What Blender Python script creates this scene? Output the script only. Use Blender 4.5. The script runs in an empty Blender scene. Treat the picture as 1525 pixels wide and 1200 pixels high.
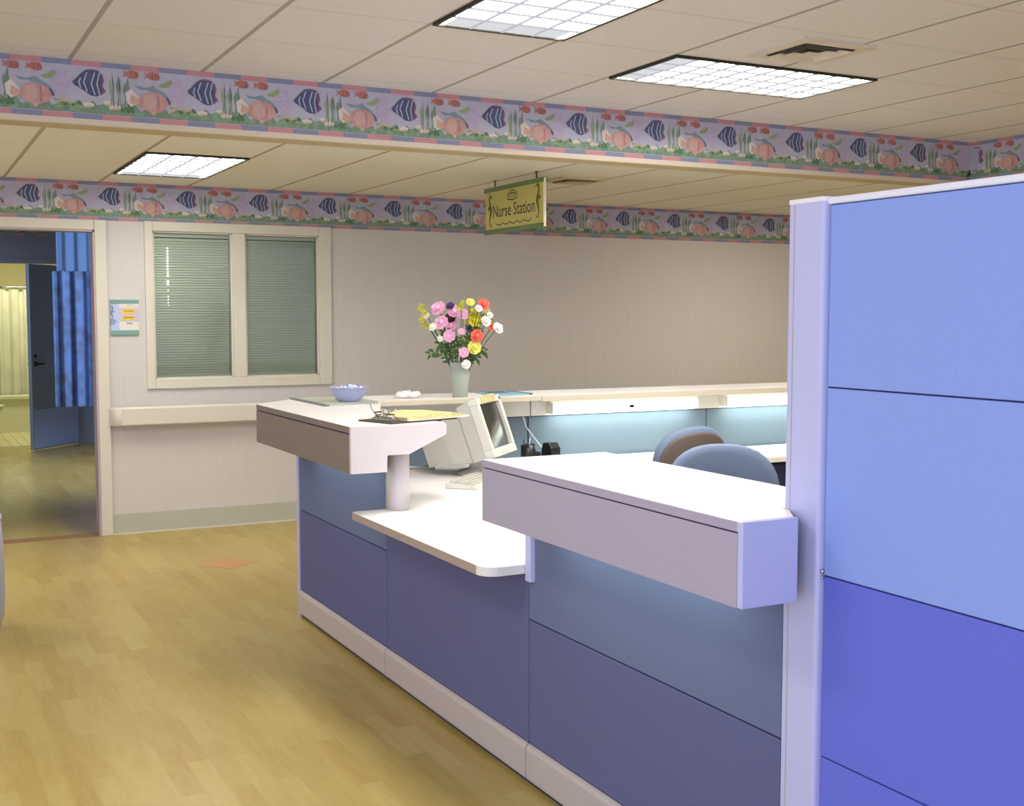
import bpy, math, random
from math import pi, sin, cos, radians as R
from mathutils import Vector, Matrix

random.seed(7)
SC = bpy.context.scene
COL = SC.collection

# ------------------------------------------------------------------ colours / materials
def lin(c):
    c = c / 255.0
    return c / 12.92 if c <= 0.04045 else ((c + 0.055) / 1.055) ** 2.4

def rgb(r, g, b):
    return (lin(r), lin(g), lin(b), 1.0)

MATS = {}

def mat(name, col, rough=0.5, metal=0.0, emit=None, es=0.0, noise=0.0, nscale=20.0, bump=0.0, bscale=200.0,
        spec=0.5, trans=0.0, alpha=1.0, stretch=(1, 1, 1)):
    m = bpy.data.materials.new(name)
    m.use_nodes = True
    nt = m.node_tree
    b = nt.nodes['Principled BSDF']
    b.inputs['Base Color'].default_value = col
    b.inputs['Roughness'].default_value = rough
    b.inputs['Metallic'].default_value = metal
    b.inputs['Specular IOR Level'].default_value = spec
    b.inputs['Transmission Weight'].default_value = trans
    b.inputs['Alpha'].default_value = alpha
    if emit:
        b.inputs['Emission Color'].default_value = emit
        b.inputs['Emission Strength'].default_value = es
    if noise or bump:
        g = nt.nodes.new('ShaderNodeNewGeometry')
        mp = nt.nodes.new('ShaderNodeMapping')
        mp.inputs['Scale'].default_value = stretch
        nt.links.new(g.outputs['Position'], mp.inputs['Vector'])
    if noise:
        n = nt.nodes.new('ShaderNodeTexNoise')
        n.inputs['Scale'].default_value = nscale
        n.inputs['Detail'].default_value = 4
        nt.links.new(mp.outputs['Vector'], n.inputs['Vector'])
        mr = nt.nodes.new('ShaderNodeMapRange')
        mr.inputs['From Min'].default_value = 0.3
        mr.inputs['From Max'].default_value = 0.7
        mr.inputs['To Min'].default_value = 1 - noise
        mr.inputs['To Max'].default_value = 1 + noise
        nt.links.new(n.outputs['Fac'], mr.inputs['Value'])
        vm = nt.nodes.new('ShaderNodeVectorMath')
        vm.operation = 'SCALE'
        vm.inputs[0].default_value = col[:3]
        nt.links.new(mr.outputs['Result'], vm.inputs['Scale'])
        nt.links.new(vm.outputs['Vector'], b.inputs['Base Color'])
    if bump:
        n2 = nt.nodes.new('ShaderNodeTexNoise')
        n2.inputs['Scale'].default_value = bscale
        nt.links.new(mp.outputs['Vector'], n2.inputs['Vector'])
        bp = nt.nodes.new('ShaderNodeBump')
        bp.inputs['Strength'].default_value = bump
        bp.inputs['Distance'].default_value = 0.002
        nt.links.new(n2.outputs['Fac'], bp.inputs['Height'])
        nt.links.new(bp.outputs['Normal'], b.inputs['Normal'])
    MATS[name] = m
    return m

def N(nt, typ, **kw):
    n = nt.nodes.new(typ)
    for k, v in kw.items():
        setattr(n, k, v)
    return n

def math_node(nt, op, a, b=None, c=None):
    n = N(nt, 'ShaderNodeMath', operation=op)
    for i, v in enumerate((a, b, c)):
        if v is None:
            continue
        if isinstance(v, (int, float)):
            n.inputs[i].default_value = v
        else:
            nt.links.new(v, n.inputs[i])
    return n.outputs[0]

def line_mask(nt, sock, off, period, width):
    """1 on grid lines of a coordinate, 0 elsewhere"""
    t = math_node(nt, 'SUBTRACT', sock, off)
    t = math_node(nt, 'DIVIDE', t, period)
    t = math_node(nt, 'ADD', t, 0.5)
    t = math_node(nt, 'FRACT', t)
    t = math_node(nt, 'SUBTRACT', t, 0.5)
    t = math_node(nt, 'ABSOLUTE', t)
    return math_node(nt, 'LESS_THAN', t, width / period / 2)

def ceiling_mat(name, col, linecol, x0, y0, ystrength):
    m = mat(name, col, rough=0.9, spec=0.1)
    nt = m.node_tree
    b = nt.nodes['Principled BSDF']
    g = N(nt, 'ShaderNodeNewGeometry')
    sx = N(nt, 'ShaderNodeSeparateXYZ')
    nt.links.new(g.outputs['Position'], sx.inputs[0])
    mx = line_mask(nt, sx.outputs['X'], x0, 0.61, 0.022)
    my = line_mask(nt, sx.outputs['Y'], y0, 0.61, 0.02)
    my = math_node(nt, 'MULTIPLY', my, ystrength)
    mk = math_node(nt, 'MAXIMUM', mx, my)
    nz = N(nt, 'ShaderNodeTexNoise')
    nz.inputs['Scale'].default_value = 90
    nt.links.new(g.outputs['Position'], nz.inputs['Vector'])
    mr = N(nt, 'ShaderNodeMapRange')
    mr.inputs['To Min'].default_value = 0.92
    mr.inputs['To Max'].default_value = 1.06
    nt.links.new(nz.outputs['Fac'], mr.inputs['Value'])
    vm = N(nt, 'ShaderNodeVectorMath', operation='SCALE')
    vm.inputs[0].default_value = col[:3]
    nt.links.new(mr.outputs['Result'], vm.inputs['Scale'])
    mix = N(nt, 'ShaderNodeMix', data_type='RGBA')
    nt.links.new(mk, mix.inputs['Factor'])
    nt.links.new(vm.outputs['Vector'], mix.inputs[6])
    mix.inputs[7].default_value = linecol
    nt.links.new(mix.outputs[2], b.inputs['Base Color'])
    return m

def floor_mat():
    m = mat('wood_vinyl', rgb(200, 170, 105), rough=0.32, spec=0.35)
    nt = m.node_tree
    b = nt.nodes['Principled BSDF']
    g = N(nt, 'ShaderNodeNewGeometry')
    mp = N(nt, 'ShaderNodeMapping')
    mp.inputs['Rotation'].default_value = (0, 0, pi / 2)
    nt.links.new(g.outputs['Position'], mp.inputs['Vector'])
    br = N(nt, 'ShaderNodeTexBrick')
    br.offset = 0.37
    br.offset_frequency = 2
    br.inputs['Color1'].default_value = (0, 0, 0, 1)
    br.inputs['Color2'].default_value = (1, 1, 1, 1)
    br.inputs['Mortar'].default_value = (0.35, 0.35, 0.35, 1)
    br.inputs['Scale'].default_value = 1.0
    br.inputs['Mortar Size'].default_value = 0.0006
    br.inputs['Bias'].default_value = 0.0
    br.inputs['Brick Width'].default_value = 0.46
    br.inputs['Row Height'].default_value = 0.078
    nt.links.new(mp.outputs['Vector'], br.inputs['Vector'])
    # grain stretched along the planks (Y)
    mp2 = N(nt, 'ShaderNodeMapping')
    mp2.inputs['Scale'].default_value = (16, 2.2, 1)
    nt.links.new(g.outputs['Position'], mp2.inputs['Vector'])
    nz = N(nt, 'ShaderNodeTexNoise')
    nz.inputs['Scale'].default_value = 2.0
    nz.inputs['Detail'].default_value = 6
    nz.inputs['Distortion'].default_value = 0.8
    nt.links.new(mp2.outputs['Vector'], nz.inputs['Vector'])
    big = N(nt, 'ShaderNodeTexNoise')
    big.inputs['Scale'].default_value = 0.9
    nt.links.new(g.outputs['Position'], big.inputs['Vector'])
    a = math_node(nt, 'MULTIPLY', br.outputs['Color'], 0.36)
    c = math_node(nt, 'MULTIPLY', nz.outputs['Fac'], 0.62)
    d = math_node(nt, 'MULTIPLY', big.outputs['Fac'], 0.3)
    s = math_node(nt, 'ADD', math_node(nt, 'ADD', a, c), d)
    cr = N(nt, 'ShaderNodeValToRGB')
    e = cr.color_ramp.elements
    e[0].position = 0.26
    e[0].color = rgb(166, 135, 62)
    e[1].position = 0.95
    e[1].color = rgb(191, 171, 102)
    k = cr.color_ramp.elements.new(0.6)
    k.color = rgb(180, 155, 84)
    nt.links.new(s, cr.inputs['Fac'])
    nt.links.new(cr.outputs['Color'], b.inputs['Base Color'])
    return m

def stripe_mat(name, c1, c2, axis, period, rough=0.6, blend=True):
    """soft stripes along an axis (curtain print, vinyl wall weave)"""
    m = mat(name, c1, rough=rough, spec=0.2)
    nt = m.node_tree
    b = nt.nodes['Principled BSDF']
    g = N(nt, 'ShaderNodeNewGeometry')
    mp = N(nt, 'ShaderNodeMapping')
    sc = [3, 3, 3]
    sc[axis] = 1.0 / period
    mp.inputs['Scale'].default_value = sc
    nt.links.new(g.outputs['Position'], mp.inputs['Vector'])
    nz = N(nt, 'ShaderNodeTexNoise')
    nz.inputs['Scale'].default_value = 1.0
    nz.inputs['Detail'].default_value = 3
    nt.links.new(mp.outputs['Vector'], nz.inputs['Vector'])
    mix = N(nt, 'ShaderNodeMix', data_type='RGBA')
    mr = N(nt, 'ShaderNodeMapRange')
    mr.inputs['From Min'].default_value = 0.35
    mr.inputs['From Max'].default_value = 0.65
    nt.links.new(nz.outputs['Fac'], mr.inputs['Value'])
    nt.links.new(mr.outputs['Result'], mix.inputs['Factor'])
    mix.inputs[6].default_value = c1
    mix.inputs[7].default_value = c2
    nt.links.new(mix.outputs[2], b.inputs['Base Color'])
    return m

def tile_mat(name, col, grout, size):
    m = mat(name, col, rough=0.35)
    nt = m.node_tree
    b = nt.nodes['Principled BSDF']
    g = N(nt, 'ShaderNodeNewGeometry')
    br = N(nt, 'ShaderNodeTexBrick')
    br.offset = 0
    br.inputs['Scale'].default_value = 1
    br.inputs['Brick Width'].default_value = size
    br.inputs['Row Height'].default_value = size
    br.inputs['Mortar Size'].default_value = 0.006
    br.inputs['Color1'].default_value = col
    br.inputs['Color2'].default_value = col
    br.inputs['Mortar'].default_value = grout
    nt.links.new(g.outputs['Position'], br.inputs['Vector'])
    nt.links.new(br.outputs['Color'], b.inputs['Base Color'])
    return m

M = MATS
ceiling_mat('ceiling_tile_upper', rgb(226, 224, 230), rgb(172, 168, 168), 0.768, 4.576 - 0.61, 0.22)
ceiling_mat('ceiling_tile_lower', rgb(246, 246, 240), rgb(190, 180, 164), 0.694, 7.057, 0.12)
floor_mat()
stripe_mat('vinyl_wall', rgb(210, 204, 198), rgb(207, 201, 195), 0, 0.012)
mat('soffit_paint', rgb(214, 202, 186), 0.8)
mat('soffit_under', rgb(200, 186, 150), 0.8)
mat('trim_cream', rgb(214, 208, 192), 0.5)
mat('jamb_pink', rgb(186, 164, 168), 0.5)
mat('handrail_vinyl', rgb(214, 208, 192), 0.45)
mat('baseboard_vinyl', rgb(186, 184, 168), 0.5)
mat('white_laminate', rgb(243, 238, 234), 0.38, noise=0.015, nscale=3)
mat('fascia_laminate', rgb(180, 170, 188), 0.5)
mat('shelf_edge', rgb(206, 196, 172), 0.5)
mat('desk_edge', rgb(178, 158, 146), 0.5)
mat('fascia_shaded', rgb(136, 120, 108), 0.5)  # fascia laminate again, with the far counter's dim light put into the colour
mat('panel_white', rgb(198, 199, 236), 0.42)
mat('cap_white', rgb(244, 242, 250), 0.35)
mat('bracket_white', rgb(216, 208, 210), 0.45)
mat('base_metal', rgb(194, 182, 176), 0.42)
mat('fabric_low', rgb(102, 104, 142), 0.85, noise=0.05, nscale=160, bump=0.12, bscale=700, spec=0.2)
mat('fabric_low_upper', rgb(110, 119, 150), 0.85, noise=0.05, nscale=160, bump=0.12, bscale=700, spec=0.2)
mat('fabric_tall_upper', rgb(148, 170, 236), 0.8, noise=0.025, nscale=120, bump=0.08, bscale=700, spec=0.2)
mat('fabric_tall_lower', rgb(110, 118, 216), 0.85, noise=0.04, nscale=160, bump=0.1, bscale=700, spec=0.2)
mat('fabric_back', rgb(108, 124, 136), 0.85, noise=0.03, nscale=120, spec=0.2)
mat('seam_dark', rgb(44, 46, 78), 0.9)
mat('shadow_gap', rgb(36, 32, 28), 0.9)
mat('chrome', rgb(200, 200, 205), 0.2, metal=1.0)
mat('light_frame', rgb(34, 34, 22), 0.6)
mat('light_diffuser', rgb(250, 250, 250), 0.5, emit=(1.0, 0.985, 0.96, 1), es=24.0)
mat('light_diffuser_cool', rgb(250, 250, 250), 0.5, emit=(1.0, 0.98, 0.94, 1), es=15.0)
mat('louver', rgb(20, 20, 24), 0.9, spec=0.0, emit=(0.9, 0.92, 1.0, 1), es=0.5)
mat('louver_end', rgb(40, 40, 40), 0.9, spec=0.0, emit=(0.92, 0.93, 0.98, 1), es=0.66)
mat('under_light', rgb(255, 255, 250), 0.5, emit=(0.94, 1.0, 0.9, 1), es=2.6)
mat('vent_metal', rgb(214, 206, 196), 0.5)
mat('vent_metal_tan', rgb(206, 194, 158), 0.5)
mat('vent_dark', rgb(96, 92, 92), 0.8)
mat('blind', rgb(198, 200, 186), 0.6)
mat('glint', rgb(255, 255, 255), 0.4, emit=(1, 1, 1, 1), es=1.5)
mat('sign_face', rgb(196, 186, 108), 0.5)
mat('sign_green', rgb(104, 128, 78), 0.5)
mat('sign_ink', rgb(62, 66, 48), 0.7)
mat('sign_olive', rgb(108, 100, 22), 0.7)
mat('sign_edge', rgb(246, 238, 220), 0.4)
mat('teal', rgb(118, 158, 146), 0.5)
mat('sign_lavender', rgb(180, 192, 226), 0.5)
mat('paper_white', rgb(222, 218, 208), 0.7)
mat('paper_yellow', rgb(238, 196, 44), 0.6)
mat('paper_cream', rgb(206, 194, 138), 0.7, noise=0.25, nscale=70)
mat('sign_lilac', rgb(206, 190, 204), 0.6)
mat('grey_green', rgb(116, 134, 116), 0.6)
mat('grey_blue', rgb(110, 128, 158), 0.6)
mat('bowl_glaze', rgb(176, 178, 220), 0.3)
mat('candy_white', rgb(232, 236, 250), 0.3)
mat('candy_blue', rgb(140, 160, 220), 0.3)
mat('mat_green', rgb(194, 201, 182), 0.35)
mat('mat_edge', rgb(128, 128, 128), 0.5)
mat('tissue', rgb(238, 230, 224), 0.8)
mat('stem_green', rgb(62, 92, 44), 0.6)
mat('leaf_green', rgb(70, 100, 34), 0.6)
mat('leaf_light', rgb(118, 136, 40), 0.6)
mat('petal_pink', rgb(242, 184, 212), 0.6, noise=0.12, nscale=120)
mat('petal_yellow', rgb(230, 214, 50), 0.6, noise=0.12, nscale=120)
mat('petal_pale_yellow', rgb(226, 220, 110), 0.6, noise=0.12, nscale=120)
mat('petal_lime', rgb(196, 196, 30), 0.6, noise=0.12, nscale=120)
mat('petal_white', rgb(240, 236, 226), 0.6)
mat('petal_coral', rgb(232, 104, 84), 0.6, noise=0.15, nscale=120)
mat('petal_purple', rgb(78, 58, 112), 0.7)
mat('petal_maroon', rgb(84, 30, 44), 0.7)
mat('vase_frost', rgb(196, 204, 188), 0.35, alpha=0.42)
mat('vase_water', rgb(200, 204, 180), 0.3, noise=0.1, nscale=20)
mat('folder_blue', rgb(146, 184, 206), 0.45)
mat('folder_dark', rgb(66, 100, 122), 0.5)
mat('board_brown', rgb(74, 58, 40), 0.6)
mat('key_dark', rgb(60, 54, 40), 0.45)
mat('beige_plastic', rgb(208, 204, 192), 0.45)
mat('beige_light', rgb(226, 222, 208), 0.42)
mat('screen_glass', rgb(52, 56, 50), 0.12)
mat('black_plastic', rgb(24, 24, 26), 0.35)
mat('cable_white', rgb(206, 206, 206), 0.5)
mat('cable_dark', rgb(50, 50, 54), 0.5)
mat('chair_blue', rgb(108, 124, 150), 0.6, noise=0.03, nscale=150)
mat('chair_shell', rgb(96, 84, 76), 0.55)
mat('chair_black', rgb(30, 30, 34), 0.5)
mat('bin_grey', rgb(176, 176, 200), 0.35)
mat('room_wall', rgb(136, 140, 156), 0.8)
mat('room_ceiling', rgb(150, 150, 160), 0.9)
mat('bath_wall', rgb(206, 200, 150), 0.6)
mat('door_grey', rgb(140, 152, 166), 0.5)
mat('door_kick', rgb(164, 184, 222), 0.4)
mat('tub_white', rgb(222, 222, 196), 0.3)
stripe_mat('shower_cloth', rgb(222, 222, 200), rgb(206, 206, 186), 0, 0.2)
mat('mesh_blue', rgb(80, 110, 148), 0.8, noise=0.1, nscale=200)
mat('floor_orange', rgb(198, 142, 82), 0.35)
mat('threshold', rgb(150, 112, 60), 0.5)
tile_mat('bath_tile', rgb(214, 208, 160), rgb(170, 160, 110), 0.11)

def curtain_mat():
    m = mat('curtain_blue', rgb(72, 104, 172), 0.8, spec=0.15)
    nt = m.node_tree
    b = nt.nodes['Principled BSDF']
    g = N(nt, 'ShaderNodeNewGeometry')
    v = N(nt, 'ShaderNodeTexVoronoi')
    v.inputs['Scale'].default_value = 9
    nt.links.new(g.outputs['Position'], v.inputs['Vector'])
    cr = N(nt, 'ShaderNodeValToRGB')
    e = cr.color_ramp.elements
    e[0].position = 0.2
    e[0].color = rgb(84, 100, 128)
    e[1].position = 0.75
    e[1].color = rgb(96, 120, 168)
    nt.links.new(v.outputs['Distance'], cr.inputs['Fac'])
    nt.links.new(cr.outputs['Color'], b.inputs['Base Color'])
curtain_mat()

def glass_mat():
    m = bpy.data.materials.new('window_glass')
    m.use_nodes = True
    nt = m.node_tree
    nt.nodes.clear()
    out = N(nt, 'ShaderNodeOutputMaterial')
    tr = N(nt, 'ShaderNodeBsdfTransparent')
    tr.inputs['Color'].default_value = (0.97, 1.0, 0.96, 1)
    gl = N(nt, 'ShaderNodeBsdfGlossy')
    gl.inputs['Roughness'].default_value = 0.03
    mx = N(nt, 'ShaderNodeMixShader')
    fr = N(nt, 'ShaderNodeFresnel')
    fr.inputs['IOR'].default_value = 1.45
    nt.links.new(fr.outputs[0], mx.inputs[0])
    nt.links.new(tr.outputs[0], mx.inputs[1])
    nt.links.new(gl.outputs[0], mx.inputs[2])
    nt.links.new(mx.outputs[0], out.inputs[0])
    MATS['window_glass'] = m
glass_mat()

# border print colours
mat('border_ground', rgb(184, 182, 202), 0.75, noise=0.05, nscale=30)
mat('border_pink', rgb(196, 140, 146), 0.75)
mat('border_blue', rgb(134, 138, 168), 0.75)
mat('border_navy', rgb(82, 88, 122), 0.75, noise=0.15, nscale=40)
mat('border_fishwhite', rgb(176, 184, 208), 0.75)
mat('border_brown', rgb(134, 96, 116), 0.75)
mat('border_orange', rgb(186, 116, 98), 0.75, noise=0.15, nscale=50)
mat('border_salmon', rgb(198, 150, 146), 0.75, noise=0.12, nscale=40)
mat('border_peach', rgb(206, 166, 148), 0.75)
mat('border_slate', rgb(128, 150, 160), 0.75)
mat('border_coral', rgb(184, 172, 200), 0.75, noise=0.08, nscale=80)
mat('border_green', rgb(124, 150, 126), 0.75, noise=0.22, nscale=45)
mat('border_darkgreen', rgb(86, 120, 90), 0.75, noise=0.15, nscale=60)
mat('border_weed', rgb(122, 146, 128), 0.75)
mat('border_olive', rgb(148, 164, 118), 0.75)
mat('border_pebble', rgb(218, 208, 206), 0.75)
mat('border_sand', rgb(200, 176, 140), 0.75)

# ------------------------------------------------------------------ mesh builder
class MB:
    def __init__(self):
        self.v = []
        self.f = []
        self.mi = []
        self.sm = []

    def add(self, vs, fs, mi=0, smooth=False):
        o = len(self.v)
        self.v += [tuple(p) for p in vs]
        for f in fs:
            self.f.append([i + o for i in f])
            self.mi.append(mi)
            self.sm.append(smooth)
        return self

    def box(self, x0, x1, y0, y1, z0, z1, mi=0):
        vs = [(x0, y0, z0), (x1, y0, z0), (x1, y1, z0), (x0, y1, z0), (x0, y0, z1), (x1, y0, z1), (x1, y1, z1), (x0, y1, z1)]
        return self.add(vs, [(0, 3, 2, 1), (4, 5, 6, 7), (0, 1, 5, 4), (1, 2, 6, 5), (2, 3, 7, 6), (3, 0, 4, 7)], mi)

    def prism(self, pts, a, b, axis='z', mi=0, smooth=False, side=None):
        """extrude polygon pts from a to b; axis z: pts=(x,y); y: pts=(x,z); x: pts=(y,z)"""
        n = len(pts)
        def mk(p, t):
            return (p[0], p[1], t) if axis == 'z' else (p[0], t, p[1]) if axis == 'y' else (t, p[0], p[1])
        vs = [mk(p, a) for p in pts] + [mk(p, b) for p in pts]
        o = len(self.v)
        self.v += vs
        self.f += [[o + i for i in range(n)][::-1], [o + n + i for i in range(n)]]
        self.mi += [mi, mi]
        self.sm += [False, False]
        for i in range(n):
            j = (i + 1) % n
            self.f.append([o + i, o + j, o + n + j, o + n + i])
            self.mi.append(side[i] if side else mi)
            self.sm.append(smooth)
        return self

    def lathe(self, prof, c=(0, 0, 0), n=24, mi=0, axis='z', cap=True):
        vs, fs = [], []
        for (r, h) in prof:
            for k in range(n):
                t = 2 * pi * k / n
                p = (r * cos(t), r * sin(t), h)
                if axis == 'y':
                    p = (p[0], p[2], p[1])
                elif axis == 'x':
                    p = (p[2], p[0], p[1])
                vs.append((p[0] + c[0], p[1] + c[1], p[2] + c[2]))
        m = len(prof)
        for i in range(m - 1):
            for k in range(n):
                k2 = (k + 1) % n
                fs.append((i * n + k, i * n + k2, (i + 1) * n + k2, (i + 1) * n + k))
        self.add(vs, fs, mi, True)
        if cap:
            o = len(self.v) - len(vs)
            for i, flip in ((0, True), (m - 1, False)):
                if prof[i][0] > 1e-5:
                    ring = [o + i * n + k for k in range(n)]
                    self.f.append(ring[::-1] if flip else ring)
                    self.mi.append(mi)
                    self.sm.append(False)
        return self

    def tube(self, pts, r, n=8, mi=0):
        pts = [Vector(p) for p in pts]
        rs = r if isinstance(r, (list, tuple)) else [r] * len(pts)
        rings = []
        up = Vector((0, 0, 1))
        for i, p in enumerate(pts):
            d = (pts[min(i + 1, len(pts) - 1)] - pts[max(i - 1, 0)]).normalized()
            a = d.cross(up)
            if a.length < 1e-3:
                a = d.cross(Vector((1, 0, 0)))
            a.normalize()
            b = a.cross(d)
            rings.append([p + (a * cos(2 * pi * k / n) + b * sin(2 * pi * k / n)) * rs[i] for k in range(n)])
        vs = [q for ring in rings for q in ring]
        fs = []
        for i in range(len(pts) - 1):
            for k in range(n):
                k2 = (k + 1) % n
                fs.append((i * n + k, i * n + k2, (i + 1) * n + k2, (i + 1) * n + k))
        fs.append(tuple(range(n))[::-1])
        fs.append(tuple((len(pts) - 1) * n + k for k in range(n)))
        return self.add(vs, fs, mi, True)

    def ball(self, c, rx, ry, rz, mi=0, n=10, m=7):
        prof = [(sin(pi * i / m), -cos(pi * i / m)) for i in range(m + 1)]
        vs, fs = [], []
        for (r, h) in prof:
            for k in range(n):
                t = 2 * pi * k / n
                vs.append((c[0] + rx * r * cos(t), c[1] + ry * r * sin(t), c[2] + rz * h))
        for i in range(m):
            for k in range(n):
                k2 = (k + 1) % n
                fs.append((i * n + k, i * n + k2, (i + 1) * n + k2, (i + 1) * n + k))
        return self.add(vs, fs, mi, True)

    def build(self, name, mats, parent=None, bevel=0.0, seg=2, loc=None):
        me = bpy.data.meshes.new(name)
        me.from_pydata(self.v, [], self.f)
        if not isinstance(mats, (list, tuple)):
            mats = [mats]
        for mm in mats:
            me.materials.append(MATS[mm])
        me.polygons.foreach_set('material_index', self.mi)
        me.polygons.foreach_set('use_smooth', self.sm)
        me.update()
        o = bpy.data.objects.new(name, me)
        COL.objects.link(o)
        if parent:
            o.parent = parent
            # children are written in world coordinates unless the parent was placed later
        if bevel:
            b = o.modifiers.new('bevel', 'BEVEL')
            b.width = bevel
            b.segments = seg
            b.limit_method = 'ANGLE'
            b.angle_limit = R(40)
        if loc:
            o.location = loc
        return o

def tag(o, label, cat, group=None):
    o['label'] = label
    o['category'] = cat
    if group:
        o['group'] = group
    return o

def thing(name, label, cat, loc=(0, 0, 0), rz=0.0, group=None):
    o = bpy.data.objects.new(name, None)
    COL.objects.link(o)
    o.location = loc
    o.rotation_euler = (0, 0, rz)
    o.empty_display_size = 0.1
    return tag(o, label, cat, group)

def world(o, parent):
    """o was written in world coordinates: keep it there under a placed parent"""
    o.parent = parent
    o.matrix_parent_inverse = (Matrix.Translation(parent.location) @ parent.rotation_euler.to_matrix().to_4x4()).inverted()
    return o

def struct(o):
    o['kind'] = 'structure'
    return o

def rounded_rect(x0, x1, y0, y1, r, n=6, corners=(1, 1, 1, 1)):
    pts = []
    for (cx, cy, a0, on) in ((x0 + r, y0 + r, pi, corners[0]), (x1 - r, y0 + r, 1.5 * pi, corners[1]),
                             (x1 - r, y1 - r, 0, corners[2]), (x0 + r, y1 - r, 0.5 * pi, corners[3])):
        if on:
            for k in range(n + 1):
                a = a0 + 0.5 * pi * k / n
                pts.append((cx + r * cos(a), cy + r * sin(a)))
        else:
            s = {pi: (x0, y0), 1.5 * pi: (x1, y0), 0: (x1, y1), 0.5 * pi: (x0, y1)}[a0]
            pts.append(s)
    return pts

# ------------------------------------------------------------------ key dimensions
ZC, ZL = 2.739, 2.481          # upper and lower ceilings
YS, YB, XR = 5.969, 8.781, 6.631
XP = 1.831                      # outer face of the counter panels
CT, CB = 1.11, 0.92             # transaction counter top and fascia bottom
XF = 1.61

# ------------------------------------------------------------------ camera
cam_d = bpy.data.cameras.new('camera')
cam = bpy.data.objects.new('camera', cam_d)
COL.objects.link(cam)
cam_d.sensor_width = 36.0
cam_d.sensor_fit = 'HORIZONTAL'
cam_d.lens = 1784.5 * 36.0 / 1525.0
cam.location = (0, 0, 1.5549)
cam.rotation_euler = (pi / 2 - 0.0729, 0, -0.476)
SC.camera = cam

# ------------------------------------------------------------------ setting
struct(MB().box(-3.2, 9.1, -3.0, 15.34, -0.08, 0).build('floor', 'wood_vinyl'))
struct(MB().prism([(1.63, 7.44), (1.81, 7.26), (2.02, 7.42), (1.85, 7.60)], 0.0, 0.0012).build('floor_inlay', 'floor_orange'))
struct(MB().box(0.30, 1.26, 8.775, 8.90, 0.0, 0.005).build('trim_1', 'threshold'))
struct(MB().box(-3.2, XR + 0.12, -3.0, YS + 0.02, ZC, ZC + 0.06).build('ceiling', 'ceiling_tile_upper'))
struct(MB().box(-3.2, 9.0, YS + 0.15, YB, ZL, ZL + 0.06).build('ceiling.001', 'ceiling_tile_lower'))
sof = MB().box(-3.2, XR + 0.16, YS, YS + 0.16, 2.447, ZC + 0.02)
sof.box(-3.2, XR, YS + 0.001, YS + 0.155, 2.442, 2.447, 1)
struct(sof.build('wall_soffit', ['soffit_paint', 'soffit_under']))

# back wall with the doorway and the double window cut out
DX0, DX1, DZ = 0.30, 1.26, 2.145
w = MB()
T0, T1 = YB, YB + 0.12
w.box(-3.2, DX0, T0, T1, 0, 2.8)
w.box(DX0, DX1, T0, T1, DZ, 2.8)
w.box(DX1, 1.655, T0, T1, 0, 2.8)
w.box(1.655, 2.877, T0, T1, 0, 1.102)
w.box(1.655, 2.877, T0, T1, 2.152, 2.8)
w.box(2.222, 2.316, T0, T1, 1.102, 2.152)
w.box(2.877, 9.0, T0, T1, 0, 2.8)
struct(w.build('wall_back', 'vinyl_wall'))
rt = MB().box(XR, XR + 0.16, -3.0, YS, 2.447, ZC + 0.02)
rt.box(XR + 0.005, XR + 0.155, -3.0, YS, 2.442, 2.447, 1)
struct(rt.build('wall_soffit_right', ['soffit_paint', 'soffit_under']))
struct(MB().box(XR + 0.16, 9.0, -3.0, YS + 0.15, ZL, ZL + 0.06).build('ceiling.004', 'ceiling_tile_lower'))
struct(MB().box(9.0, 9.12, -3.0, YB + 0.12, 0, 2.8).build('wall_right', 'vinyl_wall'))
bb = MB().box(1.342, 9.0, YB - 0.008, YB, 0.0, 0.147)
bb.box(1.342, 9.0, YB - 0.014, YB, 0.0, 0.012, 1)
struct(bb.build('baseboard_back', ['baseboard_vinyl', 'trim_cream']))

# doorway casing
d1 = struct(MB().box(DX1, 1.342, YB - 0.022, YB, 0, 2.217).box(0.22, DX0, YB - 0.022, YB, 0, 2.217)
            .box(DX0, DX1, YB - 0.022, YB, DZ, 2.217).build('door_1', 'trim_cream', bevel=0.006))
j = MB().box(DX1 - 0.012, DX1, YB - 0.024, YB + 0.12, 0, DZ).box(DX0, DX0 + 0.012, YB - 0.024, YB + 0.12, 0, DZ)
j.box(DX0, DX1, YB - 0.024, YB + 0.12, DZ - 0.012, DZ)
j.build('jamb', 'jamb_pink', d1)

# double window with closed blinds
w1 = MB()
for (x0, x1, z0, z1) in ((1.597, 1.655, 1.03, 2.221), (2.877, 2.975, 1.03, 2.221), (1.655, 2.877, 2.152, 2.221), (1.655, 2.877, 1.03, 1.102), (2.222, 2.316, 1.102, 2.152)):
    w1.box(x0, x1, YB - 0.02, YB, z0, z1)
win = struct(w1.build('window_1', 'trim_cream', bevel=0.005))
rim = MB()
for (x0, x1) in ((1.655, 2.222), (2.316, 2.877)):
    for (a, b, c, d) in ((x0, x0 + 0.012, 1.102, 2.152), (x1 - 0.012, x1, 1.102, 2.152), (x0, x1, 1.102, 1.112), (x0, x1, 2.142, 2.152)):
        rim.box(a, b, YB + 0.0, YB + 0.10, c, d)
rim.build('window_reveal', 'trim_cream', win)
for (x0, x1) in ((1.667, 2.21), (2.328, 2.865)):
    MB().box(x0, x1, YB + 0.016, YB + 0.020, 1.112, 2.142).build('window_pane', 'window_glass', win)
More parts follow.
